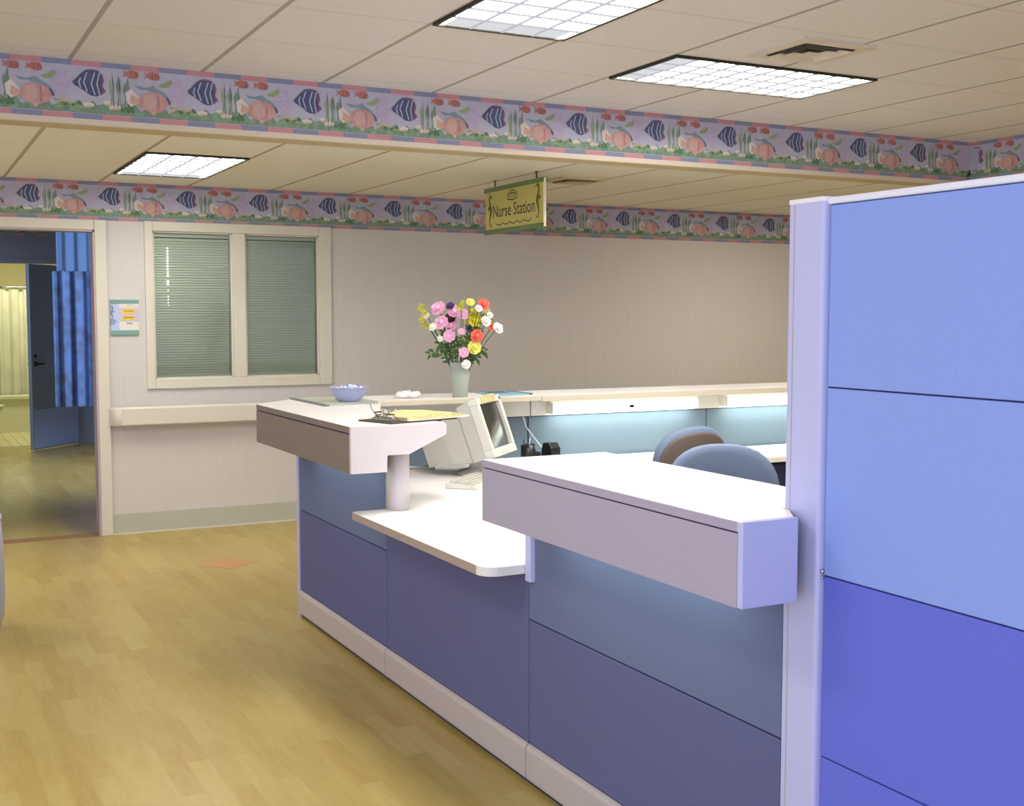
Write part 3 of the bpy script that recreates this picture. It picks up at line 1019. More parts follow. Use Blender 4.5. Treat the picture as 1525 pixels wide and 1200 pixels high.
for k, (x0, x1, lab) in enumerate(((3.192, 4.50, 'white back shelf section above the longer light tube'), (4.502, 5.70, 'white back shelf section at right above the tube by the tall post'))):
    t = thing('back_shelf', lab, 'counter', ((x0 + x1) / 2, 6.05, 1.08), 0, 'back shelf sections')
    world(MB().prism([(x0, 5.83), (x1, 5.83), (x1, 6.27), (x0, 6.27)], 1.077, CT, 'z', side=[1, 1, 0, 1]).build('shelf_top', ['white_laminate', 'shelf_edge'], bevel=0.003), t)
    world(MB().box(x0, x1, 6.25, 6.27, CB, 1.077).build('fascia', 'fascia_shaded'), t)
    world(MB().box(x0, x1, 5.955, 5.969, 0.988, 1.077).build('valance', 'beige_light'), t)

def under_light(label, x0, x1):
    t = thing('task_light', label, 'light', ((x0 + x1) / 2, 5.91, 1.0), 0, 'tube lights under the back shelf')
    world(MB().box(x0 - 0.01, x1 + 0.01, 5.905, 5.953, 1.045, 1.074).build('housing', 'beige_light'), t)
    prof = [(5.953, 1.045), (5.895, 1.052), (5.888, 1.035), (5.905, 1.008), (5.953, 1.002)]
    world(MB().prism(prof, x0, x1, 'x').build('lens', 'under_light'), t)
    world(MB().box((x0 + x1) / 2 + 0.01, (x0 + x1) / 2 + 0.035, 5.882, 5.895, 1.018, 1.036).build('switch', 'black_plastic'), t)
    for x in (x0 - 0.008, x1):
        world(MB().box(x, x + 0.008, 5.89, 5.953, 1.0, 1.06).build('end_cap', 'beige_light'), t)
under_light('longer glowing tube light under the back shelf, in the middle', 3.30, 4.30)
under_light('glowing tube light under the back shelf, partly hidden by the tall post', 4.52, 5.48)

# ------------------------------------------------------------------ desk worksurface (L shape with rounded overhang)
ws = thing('worksurface', 'low white desk worksurface with rounded corner, between the two raised counters', 'desk', (2.1, 4.2, 0.7))
pts = []
cx, cy, r_ = XF + 0.06 + 0.06, 3.436 + 0.06, 0.06
for k in range(9):
    a = pi + pi / 2 * k / 8
    pts.append((cx + r_ * cos(a), cy + r_ * sin(a)))
pts += [(XP + 0.001, 3.436), (1.925, 3.436), (1.925, 2.2), (2.52, 2.2), (2.52, 5.10), (2.85, 5.42), (5.6, 5.42), (5.6, 5.955), (1.925, 5.955), (1.925, 4.705), (1.82, 4.705), (XF + 0.075, 4.70), (XF + 0.06, 4.69)]
world(MB().prism(pts, 0.708, 0.74, 'z', side=[0] * (len(pts) - 1) + [1]).build('desk_top', ['white_laminate', 'desk_edge'], bevel=0.002), ws)
for (x0, x1, y0, y1) in ((2.44, 2.48, 2.3, 2.7), (5.0, 5.04, 5.48, 5.94), (3.6, 3.64, 5.55, 5.94)):
    world(MB().box(x0, x1, y0, y1, 0, 0.708).build('support_leg', 'panel_white'), ws)
# dark drawer cabinet under the rear desk, at the far right
cb = thing('drawer_cabinet', 'dark pedestal cabinet under the rear desk, just left of the tall post', 'cabinet', (4.68, 5.7, 0))
world(MB().box(4.46, 4.92, 5.47, 5.94, 0.0, 0.704).build('carcass', 'chair_black'), cb)
for k, (a, b) in enumerate(((0.04, 0.34), (0.35, 0.52), (0.53, 0.695))):
    d = world(MB().box(4.468, 4.912, 5.452, 5.47, a, b).build('drawer', 'seam_dark', bevel=0.003), cb)
    h = MB().box(4.60, 4.78, 5.438, 5.452, b - 0.05, b - 0.035).build('handle', 'chrome')
    world(h, d)
    h.matrix_parent_inverse = (Matrix.Translation(cb.location)).inverted() @ Matrix.Identity(4)
    h.parent = d
    h.matrix_parent_inverse = Matrix.Identity(4)

# ------------------------------------------------------------------ objects on the counters
m_ = thing('desk_mat', 'grey-green flat mat with dark edge, under the lavender bowl', 'mat', (2.02, 5.9, CT))
world(MB().prism([(1.89, 5.64), (2.16, 5.66), (2.22, 5.82), (2.22, 6.19), (1.89, 6.20)], CT + 0.0005, CT + 0.004, 'z').build('pad', 'mat_green'), m_)
world(MB().prism([(1.865, 5.62), (1.89, 5.62), (1.89, 6.20), (1.865, 6.20)], CT + 0.0005, CT + 0.008, 'z').build('edge_strip', 'mat_edge'), m_)

bx, by, bz = 2.075, 5.86, CT + 0.0045
bw = thing('candy_bowl', 'lavender flared bowl full of wrapped candy on the far counter', 'bowl', (bx, by, bz))
prof = [(0.0, 0.0), (0.05, 0.0), (0.055, 0.004), (0.075, 0.022), (0.088, 0.048), (0.094, 0.066), (0.104, 0.074), (0.108, 0.073), (0.101, 0.069), (0.089, 0.062), (0.083, 0.046), (0.06, 0.016), (0.0, 0.010)]
mbw = MB().lathe(prof, (0, 0, 0), 36, 0, cap=False)
# scalloped rim
for i, p in enumerate(mbw.v):
    rr = math.hypot(p[0], p[1])
    if rr > 0.09:
        a = math.atan2(p[1], p[0])
        s = 1 + 0.025 * cos(12 * a)
        mbw.v[i] = (p[0] * s, p[1] * s, p[2] + 0.003 * cos(12 * a))
mbw.build('bowl', 'bowl_glaze', bw)
rnd = random.Random(11)
cand = None
cmesh = None
for k in range(26):
    if k < 14:
        a, rr, hh = 2 * pi * k / 14 + rnd.uniform(-.1, .1), 0.070, 0.064
    elif k < 22:
        a, rr, hh = 2 * pi * k / 8, 0.04, 0.072
    else:
        a, rr, hh = 2 * pi * k / 4, 0.014, 0.079
    if cand is None:
        mb = MB().ball((0, 0, 0), 0.012, 0.009, 0.009)
        mb.add([(0.010, 0, 0), (0.022, 0.009, 0.004), (0.022, -0.009, -0.002), (-0.010, 0, 0), (-0.022, 0.009, -0.002), (-0.022, -0.009, 0.004)], [(0, 1, 2), (3, 5, 4)], 0)
        cand = mb.build('wrapped_candy', 'candy_white')
        tag(cand, 'small white or pale blue wrapped candy piled in the lavender bowl', 'candy', 'wrapped candies in the bowl')
        o = cand
        cmesh = cand.data
        cm2 = cmesh.copy()
        cm2.materials[0] = MATS['candy_blue']
    else:
        o = cand.copy()
        if k % 3 == 1:
            o.data = cm2
        COL.objects.link(o)
    o.location = (bx + rr * cos(a), by + rr * sin(a), bz + hh)
    o.rotation_euler = (rnd.uniform(-.5, .5), rnd.uniform(-.5, .5), rnd.uniform(0, 6))

# crumpled tissue
tb = MB()
rnd = random.Random(5)
for i in range(9):
    tb.ball((rnd.uniform(-.05, .05), rnd.uniform(-.04, .04), 0.012 + rnd.uniform(0, .008)), 0.035, 0.03, 0.013 + rnd.uniform(0, .008), 0, 7, 5)
for i, p in enumerate(tb.v):
    tb.v[i] = (p[0] + rnd.uniform(-.004, .004), p[1] + rnd.uniform(-.004, .004), max(0.0, p[2] + rnd.uniform(-.004, .004)))
tag(tb.build('tissue', 'tissue', loc=(2.47, 6.02, CT + 0.001)), 'crumpled white tissue on the far counter between bowl and vase', 'tissue')

# blue folder
fo = thing('folder', 'light blue folder lying flat on the back shelf right of the vase', 'folder', (3.06, 6.02, CT + 0.001), 0.0)
world(MB().prism([(2.91, 5.87), (3.185, 5.93), (3.185, 6.22), (2.96, 6.21)], CT + 0.001, CT + 0.007, 'z').build('cover', 'folder_blue'), fo)
world(MB().prism([(2.98, 6.05), (3.12, 6.07), (3.12, 6.19), (2.99, 6.18)], CT + 0.0072, CT + 0.008, 'z').build('window_label', 'folder_dark'), fo)
world(MB().prism([(3.165, 5.924), (3.187, 5.93), (3.187, 6.22), (3.17, 6.22)], CT + 0.001, CT + 0.009, 'z').build('spine', 'folder_dark'), fo)

# clipboard with papers and keys
ca = R(18)
cc = (1.955, 4.735, CT + 0.001)
cl = thing('clipboard', 'dark brown clipboard overhanging the end of the far counter', 'clipboard', cc, ca)
MB().prism(rounded_rect(-0.20, 0.17, -0.115, 0.115, 0.012, 3), 0.0, 0.005, 'z').build('board', 'board_brown', cl)
k_ = MB().prism([(-0.16, 0.004), (-0.115, 0.004), (-0.115, 0.010), (-0.135, 0.020), (-0.16, 0.012)], -0.07, 0.07, 'y')
k_.tube([(-0.14, -0.05, 0.02), (-0.165, -0.03, 0.028), (-0.165, 0.03, 0.028), (-0.14, 0.05, 0.02)], 0.003)
k_.build('clip', 'chrome', cl)
pp_ = thing('paper_pad', 'thick pad of cream and yellow papers held on the clipboard', 'papers', (cc[0], cc[1], cc[2] + 0.0055), ca)
pad = MB()
prof = [(-0.109, 0.0042), (0.20, 0.0042), (0.225, 0.008), (0.215, 0.012), (0.16, 0.022), (0.05, 0.028), (-0.06, 0.026), (-0.109, 0.015)]
pad.prism(prof, -0.105, 0.108, 'y')
pad.build('pages', 'paper_cream', pp_)
MB().prism([(-0.108, 0.0005), (0.235, 0.0005), (0.242, 0.006), (0.237, 0.0075), (0.228, 0.004), (-0.108, 0.0038)], -0.112, 0.104, 'y').build('bottom_sheet', 'paper_white', pp_)
kb = thing('key_bunch', 'bunch of dark keys and metal rings lying on the clipboard clip', 'keys', (cc[0] - 0.135, cc[1] - 0.045, cc[2] + 0.022), ca)
rnd = random.Random(2)
for k in range(6):
    a = k * 1.05
    b = MB()
    c_, s_ = cos(a), sin(a)
    x, y, z = 0.022 * c_, 0.02 * s_, 0.004 + 0.006 * (k % 3)
    b.tube([(x, y, z + 0.004), (x + 0.028 * c_, y + 0.028 * s_, z + 0.012 * (k % 2))], 0.0032, 6)
    b.lathe([(0.0, 0), (0.011, 0), (0.011, 0.003), (0.0, 0.003)], (x, y, z), 10)
    b.build('key', 'chrome' if k % 2 else 'key_dark', kb)
rg = [(0.017 * cos(t), 0.017 * sin(t), 0.02 + 0.008 * sin(t)) for t in [2 * pi * q / 14 for q in range(15)]]
MB().tube(rg, 0.0022, 6).build('key_ring', 'chrome', kb)
MB().tube([(-0.02, 0.03, 0.0), (-0.035, 0.045, 0.03), (-0.04, 0.05, 0.055)], 0.0016, 5).build('wire_tag', 'key_dark', kb)

# ------------------------------------------------------------------ vase and flowers
vx, vy, vz = 2.745, 5.945, CT + 0.001
va = thing('vase', 'frosted pale green tapered glass vase holding the bouquet on the back shelf', 'vase', (vx, vy, vz))
MB().lathe([(0.0, 0.0), (0.041, 0.0), (0.043, 0.004), (0.049, 0.08), (0.057, 0.145), (0.064, 0.19), (0.0605, 0.19), (0.054, 0.145), (0.046, 0.08), (0.04, 0.010), (0.0, 0.010)], (0, 0, 0), 32, 0, cap=False).build('glass', 'vase_frost', va)
MB().lathe([(0.0, 0.011), (0.038, 0.011), (0.045, 0.08), (0.0515, 0.128), (0.0, 0.128)], (0, 0, 0), 28, 0, cap=False).build('water', 'vase_water', va)

# image-plane axes at the vase for laying the blooms out: e = to the right in view, up = z
E = Vector((cos(-0.476), sin(-0.476), 0))
D = Vector((-sin(-0.476) * -1, cos(-0.476), 0)) * 1.0   # away from the camera
D = Vector((sin(0.476), cos(0.476), 0))
VC = Vector((vx, vy, vz))

def carnation(mb, r, seed, layers=3):
    rn = random.Random(seed)
    for ly in range(layers):
        n_ = 8 - ly * 2 + 1
        rad = r * (1 - 0.28 * ly)
        tilt = 0.25 + 0.42 * ly
        for k in range(n_):
            a = 2 * pi * k / n_ + ly * 0.4 + rn.uniform(-.15, .15)
            w_ = rad * 0.62
            c1 = Vector((cos(a), sin(a), 0))
            sd = Vector((-sin(a), cos(a), 0))
            h = sin(tilt)
            q = cos(tilt)
            base = Vector((0, 0, -r * .25 + ly * r * .12))
            p1 = base + c1 * rad * .55 * q + Vector((0, 0, rad * .55 * h))
            p2 = base + c1 * rad * q + Vector((0, 0, rad * h + rn.uniform(-.1, .1) * rad))
            mb.add([base, p1 - sd * w_ * .5, p1 + sd * w_ * .5, p2 - sd * w_ * .55 + Vector((0, 0, rn.uniform(-.12, .12) * rad)),
                    p2 + c1 * rad * .12, p2 + sd * w_ * .55 + Vector((0, 0, rn.uniform(-.12, .12) * rad))],
                   [(0, 1, 2), (1, 3, 4), (1, 4, 2), (2, 4, 5)], 0, True)
    mb.ball((0, 0, r * .1), r * .45, r * .45, r * .4, 0, 8, 5)
    return mb

def cluster(mb, r, seed):
    """loose spray of small florets"""
    rn = random.Random(seed)
    for k in range(9):
        a, q = rn.uniform(0, 6.28), rn.uniform(.2, .9) * r
        c = Vector((q * cos(a), q * sin(a), rn.uniform(-.6, .8) * r))
        s = r * rn.uniform(.22, .36)
        for p in range(5):
            t = 2 * pi * p / 5
            mb.ball((c.x + s * .7 * cos(t), c.y + s * .7 * sin(t), c.z), s * .5, s * .5, s * .28, 0, 6, 4)
    return mb

# (u, v) offsets measured around the vase rim, in pixels of the bouquet: x right, y down from the bouquet crop
BLOOMS = [
    # px, py, radius(px), kind, material, label
    (235, 230, 46, 's', 'petal_lime', 'upper yellow spray flower at the far left of the bouquet'),
    (225, 330, 44, 's', 'petal_yellow', 'yellow spray flower at the far left, below the upper one'),
    (270, 385, 46, 's', 'petal_lime', 'lowest yellow spray flower at the left of the bouquet'),
    (375, 205, 56, 'c', 'petal_pink', 'large pink carnation at the top left of the bouquet'),
    (410, 345, 54, 'c', 'petal_pink', 'large pink carnation left of centre, under the maroon bloom'),
    (500, 375, 50, 'c', 'petal_pink', 'pink carnation in the centre left, beside another pink one'),
    (530, 235, 50, 'c', 'petal_pink', 'pink carnation at top centre next to the purple bloom'),
    (625, 265, 44, 'c', 'petal_pink', 'pink carnation at centre left of the yellow one'),
    (490, 480, 46, 'c', 'petal_pink', 'lower pink carnation above the stems'),
    (610, 435, 26, 'c', 'petal_pink', 'tiny pink bud in the middle of the bouquet'),
    (635, 640, 38, 'c', 'petal_pink', 'pink and white bloom just above the vase rim'),
    (655, 755, 34, 'c', 'petal_white', 'drooping white bloom in front of the vase rim'),
    (490, 185, 32, 'c', 'petal_purple', 'small dark purple bloom at the top of the bouquet'),
    (490, 300, 44, 'c', 'petal_maroon', 'dark maroon bloom among the pink carnations'),
    (705, 395, 50, 'c', 'petal_purple', 'purple bloom right of centre under the yellow carnation'),
    (740, 320, 60, 'c', 'petal_yellow', 'large yellow carnation right of centre'),
    (690, 350, 36, 'c', 'petal_pale_yellow', 'pale yellow carnation touching the large yellow one'),
    (740, 240, 46, 's', 'petal_lime', 'yellow spray flower at the upper right of centre'),
    (610, 200, 44, 's', 'petal_lime', 'flat yellow spray flower at the top centre'),
    (695, 148, 32, 'c', 'petal_pale_yellow', 'small pale yellow bud at the very top of the bouquet'),
    (828, 168, 46, 'c', 'petal_coral', 'coral red carnation at the top right of the bouquet'),
    (780, 210, 28, 'c', 'petal_white', 'small white bloom below the top coral carnation'),
    (845, 228, 28, 's', 'petal_pale_yellow', 'small yellow spray bloom at the upper right edge'),
    (888, 275, 26, 'c', 'petal_white', 'single white bud at the upper right edge of the bouquet'),
    (850, 335, 40, 'c', 'petal_white', 'white bloom at the right of the large yellow carnation'),
    (912, 385, 38, 'c', 'petal_coral', 'coral bloom at the far right beside a white one'),
    (970, 400, 44, 'c', 'petal_white', 'white bloom at the far right end of the bouquet'),
    (840, 410, 26, 'c', 'petal_white', 'tiny white bud under the right side white bloom'),
    (760, 480, 50, 'c', 'petal_coral', 'coral carnation low on the right side'),
    (738, 590, 52, 'c', 'petal_pale_yellow', 'drooping pale yellow carnation low on the right'),
    (265, 280, 26, 'c', 'petal_white', 'small white bloom between the left yellow sprays'),
    (330, 390, 34, 'c', 'petal_white', 'small white bloom beside the lowest left yellow spray'),
    (400, 505, 24, 'c', 'petal_white', 'faint white bud low at the left of the stems'),
]
PXM = 1 / (6.667 * 1785 / 6.56)     # metres per crop pixel at the vase
CX, CY = 588, 1085                    # vase base in the crop
rnd = random.Random(21)
for i, (px, py, rp, kd, mt, lab) in enumerate(BLOOMS):
    ex = (px - CX) * PXM
    hz = (CY - py) * PXM
    dep = rnd.uniform(-0.075, 0.05)
    if py > 430:
        dep = rnd.uniform(-0.09, -0.06)
    if mt in ('petal_purple', 'petal_maroon'):
        dep = 0.03
    pos = VC + E * ex + D * dep + Vector((0, 0, hz))
    fl = thing('carnation' if kd == 'c' else 'spray_flower', lab, 'flower', pos, 0, 'flowers in the vase')
    mb = MB()
    r_ = rp * PXM * 1.28
    (carnation if kd == 'c' else cluster)(mb, r_, i) if kd == 'c' else cluster(mb, r_, i)
    # face the bloom outward and a little toward the viewer
    out = (E * ex * 0.9 - D * 0.22 + Vector((0, 0, 0.12 if py < 430 else 0.0))).normalized()
    rotm = out.to_track_quat('Z', 'Y').to_matrix()
    mb.v = [tuple(rotm @ Vector(p)) for p in mb.v]
    mb.build('bloom', mt, fl)
    # stem from the bloom into the vase
    tgt = VC + E * max(-.03, min(.03, ex * 0.15)) + D * max(-.025, min(.025, dep * .3)) + Vector((0, 0, 0.06))
    rim_ = VC + E * max(-.045, min(.045, ex * 0.3)) + D * max(-.03, min(.03, dep * .4)) + Vector((0, 0, 0.19))
    start = pos - out * r_ * 0.4
    pts = []
    for k in range(9):
        t = k / 8
        if py > 600:       # drooping ones arch over the rim
            mid = rim_ + Vector((0, 0, 0.05)) + (pos - rim_) * 0.4
            p = start.lerp(mid, min(1, t * 2)) if t < .5 else mid.lerp(tgt, (t - .5) * 2)
        else:
            q0 = start.lerp(rim_, t)
            q1 = rim_.lerp(tgt, t)
            p = q0.lerp(q1, t * t)
        pts.append(p - pos)
    MB().tube(pts, 0.0022, 5).build('stem', 'stem_green', fl)

# leafy sprigs
SPRIGS = [
    (300, 660, -1, 'leaf_green', 'drooping leafy sprig hanging at the left of the bouquet'),
    (400, 560, -1, 'leaf_green', 'leafy sprig at the lower left beside the stems'),
    (750, 700, 1, 'leaf_green', 'leafy sprig hanging at the lower right beside the vase rim'),
    (820, 630, 1, 'leaf_green', 'thin pointed sprig reaching right above the vase rim'),
    (690, 480, 1, 'leaf_green', 'dense green sprig right of centre under the blooms'),
    (560, 520, -1, 'leaf_green', 'upright grass-like sprig in the middle of the stems'),
    (650, 560, 1, 'leaf_light', 'lighter green sprig to the right of the middle stems'),
    (470, 600, -1, 'leaf_green', 'dark sprig just over the left side of the vase rim'),
    (880, 300, 1, 'leaf_light', 'fine green twig behind the right white blooms'),
    (430, 440, -1, 'leaf_green', 'green sprig behind the pink carnations at left'),
    (760, 420, 1, 'leaf_light', 'light green sprig behind the coral carnation'),
]
for i, (px, py, sd, mt, lab) in enumerate(SPRIGS):
    ex = (px - CX) * PXM
    hz = (CY - py) * PXM
    dep = rnd.uniform(-0.03, 0.03)
    tip = E * ex + D * dep + Vector((0, 0, hz))
    b0 = Vector((0, 0, 0.07)) + E * sd * 0.015
    md = E * ex * 0.45 + D * dep + Vector((0, 0, max(hz, 0.20) + 0.035))
    sp = thing('leafy_sprig', lab, 'foliage', VC, 0, 'green sprigs in the vase')
    pts = []
    for k in range(9):
        t = k / 8
        pts.append(b0.lerp(md, t).lerp(md.lerp(tip, t), t))
    MB().tube(pts, 0.0018, 5).build('stem', 'stem_green', sp)
    lf = MB()
    for k in range(3, 9):
        for s in (-1, 1):
            p = pts[k]
            d = (pts[min(k + 1, 8)] - pts[k - 1]).normalized()
            sd2 = (d.cross(D).normalized() * s * 0.7 + d * 0.8 + D * rnd.uniform(-.5, .5)).normalized()
            ln = rnd.uniform(0.03, 0.05)
            wv_ = d.cross(sd2).normalized().cross(sd2) * ln * 0.22
            q = p + sd2 * ln * .5
            lf.add([p, q + wv_, p + sd2 * ln - Vector((0, 0, ln * .2)), q - wv_], [(0, 1, 2, 3)])
    lf.build('leaves', mt, sp)

# ------------------------------------------------------------------ CRT monitor in the corner of the desk
mo = thing('computer_monitor', 'beige tube monitor tilted back on the desk corner, screen facing right', 'monitor', (2.70, 5.50, 0.741), R(45))
# local: -y is the facing direction (screen), x is along the screen
W2 = 0.185
def tiltm(p, a=R(19), piv=(0, 0.0, 0.085)):
    y, z = p[1] - piv[1], p[2] - piv[2]
    return (p[0], piv[1] + y * cos(a) - z * sin(a) * -1, piv[2] - y * sin(a) * 1 + z * cos(a)) if False else (p[0], piv[1] + y * cos(a) + z * sin(a), piv[2] - y * sin(a) + z * cos(a))

def tilted(mb):
    mb.v = [tiltm(p) for p in mb.v]
    return mb

F = -0.10   # front plane of the bezel
bz_ = MB()
Zb, Zt = 0.075, 0.385
bz_.box(-W2, W2, F, F + 0.05, Zb, Zb + 0.045)
bz_.box(-W2, W2, F, F + 0.05, Zt - 0.032, Zt)
bz_.box(-W2, -W2 + 0.032, F, F + 0.05, Zb + 0.045, Zt - 0.032)
bz_.box(W2 - 0.032, W2, F, F + 0.05, Zb + 0.045, Zt - 0.032)
tilted(bz_).build('bezel', 'beige_light', mo, bevel=0.004)
# shell: lofted sections toward the back
secs = [(F + 0.05, W2 - 0.004, Zb + 0.003, Zt - 0.003), (F + 0.12, W2 - 0.012, Zb + 0.006, Zt - 0.012), (F + 0.13, W2 - 0.022, Zb + 0.008, Zt - 0.024), (F + 0.24, W2 - 0.035, Zb + 0.03, Zt - 0.05), (F + 0.385, 0.115, Zb + 0.055, Zt - 0.13)]
sh_ = MB()
vs, fs = [], []
for (y, hw, za, zb_) in secs:
    vs += [(-hw, y, za), (hw, y, za), (hw, y, zb_), (-hw, y, zb_)]
for k in range(len(secs) - 1):
    for i in range(4):
        fs.append((k * 4 + i, k * 4 + (i + 1) % 4, k * 4 + 4 + (i + 1) % 4, k * 4 + 4 + i))
fs.append((16, 17, 18, 19))
fs.append((3, 2, 1, 0))
sh_.add(vs, fs)
shell = tilted(sh_).build('shell', 'beige_plastic', mo, bevel=0.004)
sc_ = MB()
nx, ny = 8, 6
vs, fs = [], []
for jy in range(ny + 1):
    for ix in range(nx + 1):
        a, b = ix / nx * 2 - 1, jy / ny * 2 - 1
        vs.append((a * (W2 - 0.032), F + 0.012 + 0.006 * (a * a + b * b), (Zb + 0.045 + Zt - 0.032) / 2 + b * (Zt - Zb - 0.077) / 2))
for jy in range(ny):
    for ix in range(nx):
        o_ = jy * (nx + 1) + ix
        fs.append((o_, o_ + 1, o_ + nx + 2, o_ + nx + 1))
sc_.add(vs, fs, 0, True)
tilted(sc_).build('screen', 'screen_glass', mo)
tilted(MB().box(-0.05, 0.05, F - 0.003, F, Zb + 0.008, Zb + 0.026)).build('button_row', 'beige_plastic', mo)
tilted(MB().box(W2 - 0.03, W2 - 0.014, F - 0.002, F, Zt - 0.026, Zt - 0.010)).build('badge', 'black_plastic', mo)
note = MB().box(-0.13, 0.09, F - 0.003, F - 0.001, Zt - 0.030, Zt + 0.010)
tag(world(MB().build('x', 'paper_cream'), mo) if False else tilted(note).build('sticky_note', 'paper_cream', None), 'cream paper note stuck along the top of the monitor bezel', 'note')
nt_ = bpy.data.objects['sticky_note']
nt_.location = mo.location
nt_.rotation_euler = mo.rotation_euler
MB().lathe([(0.0, 0.0), (0.12, 0.0), (0.12, 0.010), (0.10, 0.02), (0.055, 0.032), (0.05, 0.055), (0.11, 0.085), (0.0, 0.09)], (0, 0.05, 0), 28).build('swivel_base', 'beige_plastic', mo)

# keyboard in front of the monitor
kbd = thing('keyboard', 'white keyboard on the desk below the monitor, partly hidden by the near counter', 'keyboard', (2.49, 5.22, 0.741), R(45))
MB().prism([(-0.08, 0.0), (0.08, 0.0), (0.08, 0.026), (-0.08, 0.014)], -0.2, 0.2, 'x').build('case', 'beige_light', kbd, bevel=0.002)
ks = MB()
for r__ in range(5):
    for c_ in range(14):
        y = -0.06 + r__ * 0.026
        z = 0.016 + (y + 0.08) * 0.075
        ks.box(-0.185 + c_ * 0.0265, -0.185 + c_ * 0.0265 + 0.021, y, y + 0.02, z, z + 0.007)
ks.build('keys', 'beige_plastic', kbd)

# black desk items
pc = thing('pencil_cup', 'black round pencil cup with shiny top beside the monitor', 'cup', (3.07, 5.76, 0.741))
MB().lathe([(0, 0), (0.04, 0), (0.042, 0.11), (0.038, 0.11), (0.036, 0.01), (0, 0.01)], (0, 0, 0), 20, cap=False).build('cup', 'black_plastic', pc)
MB().box(0.022, 0.06, -0.035, 0.03, 0.0, 0.07).build('side_pocket', 'black_plastic', pc, bevel=0.004)
for k, (x, y, h, mm) in enumerate(((0.01, 0.01, 0.15, 'chrome'), (-0.015, 0.0, 0.14, 'key_dark'), (0.0, -0.015, 0.165, 'chair_blue'))):
    tag(MB().tube([(3.07 + x * .5, 5.76 + y * .5, 0.755), (3.07 + x * 2, 5.76 + y * 2, 0.741 + h)], 0.004, 6).build('pen', mm),
        ('silver pen standing in the black pencil cup', 'dark pen standing in the black pencil cup', 'blue pen standing tallest in the black pencil cup')[k], 'pen', 'pens in the black cup')
td = thing('desk_telephone', 'small black desk device with a white label, right of the pencil cup', 'telephone', (3.20, 5.74, 0.741), R(10))
MB().prism([(-0.045, 0), (0.045, 0), (0.045, 0.075), (0.03, 0.115), (-0.02, 0.12), (-0.045, 0.09)], -0.034, 0.034, 'x').build('body', 'black_plastic', td, bevel=0.006)
MB().box(-0.03, 0.03, -0.0475, -0.0455, 0.015, 0.05).build('label_plate', 'paper_white', td)
tag(MB().tube([(3.14, 5.955, 0.99), (3.15, 5.94, 0.93), (3.19, 5.90, 0.86), (3.215, 5.84, 0.80), (3.215, 5.79, 0.76)], 0.004, 6).build('cable', 'cable_white'),
    'thin white cable hanging from the back shelf down to the black desk device', 'cable')
tag(MB().tube([(2.10, 5.90, 0.748), (2.25, 5.88, 0.750), (2.36, 5.90, 0.752), (2.46, 5.84, 0.75), (2.52, 5.78, 0.749)], 0.007, 6).build('cable', 'cable_white'),
    'thick pale cable lying on the desk behind the monitor base', 'cable')
tag(MB().tube([(2.12, 5.93, 0.746), (2.3, 5.93, 0.746), (2.42, 5.87, 0.746), (2.55, 5.90, 0.746)], 0.005, 6).build('cable', 'cable_dark'),
    'dark cable lying along the back of the desk, left of the monitor', 'cable')

# ------------------------------------------------------------------ office chairs
def chair_parts(t, shell_front):
    # local: chair faces -y; seat at 0.46
    seat = []
    MB().prism(rounded_rect(-0.24, 0.24, -0.25, 0.21, 0.09, 5), 0.43, 0.50, 'z', 0, True).build('seat', 'chair_blue', t, bevel=0.02)
    def back(y0, th, w, z0, z1, mt, name, bev, par):
        # curved cushion with a round-shouldered outline
        out = []
        zc_ = (z0 + z1) / 2
        h_ = (z1 - z0) / 2
        for k in range(40):
            a = 2 * pi * k / 40
            ca_, sa_ = cos(a), sin(a)
            ex_ = 2.6 if sa_ > 0 else 4.0
            r1 = (abs(ca_) ** ex_ + abs(sa_) ** ex_) ** (-1 / ex_)
            out.append((w * r1 * ca_, zc_ + h_ * r1 * sa_))
        mb = MB()
        rings = []
        for (s, dy) in ((0.0, 0.0), (0.55, 0.001), (0.86, 0.006), (0.96, 0.014), (1.0, th * .45), (0.99, th * .7), (0.93, th * .92), (0.6, th), (0.0, th)):
            rings.append([(x * s, y0 + dy - 0.055 * (x * s / w) ** 2 - 0.02 * ((zc_ + (z - zc_) * s - zc_) / h_), zc_ + (z - zc_) * s) for x, z in out])
        vs = [p for r__ in rings for p in r__]
        fs = []
        for i in range(len(rings) - 1):
            for k in range(40):
                k2 = (k + 1) % 40
                fs.append((i * 40 + k, i * 40 + k2, (i + 1) * 40 + k2, (i + 1) * 40 + k))
        mb.add(vs, fs, 0, True)
        return mb.build(name, mt, par)
    b = back(0.20, 0.075, 0.24, 0.54, 1.0, 'chair_blue', 'backrest', 0.01, t)
    back(0.262, 0.022, 0.234, 0.55, 0.972, 'chair_shell', 'back_shell', 0.01, t)
    MB().box(-0.03, 0.03, 0.14, 0.30, 0.40, 0.43).box(-0.03, 0.03, 0.285, 0.31, 0.40, 0.70).build('back_bar', 'chair_black', t)
    MB().lathe([(0.028, 0.10), (0.028, 0.30), (0.018, 0.30), (0.018, 0.43)], (0, 0, 0), 14).build('column', 'chair_black', t)
    for k in range(5):
        a = 2 * pi * k / 5 + 0.3
        lg = MB().tube([(0, 0, 0.11), (0.12 * cos(a), 0.12 * sin(a), 0.10), (0.29 * cos(a), 0.29 * sin(a), 0.07)], [0.026, 0.022, 0.014], 8).build('leg', 'chair_black', t)
        MB().lathe([(0.0, -0.02), (0.024, -0.018), (0.026, 0), (0.024, 0.018), (0.0, 0.02)], (0.29 * cos(a), 0.29 * sin(a), 0.027), 12, 0, 'y').build('caster', 'chair_black', lg)

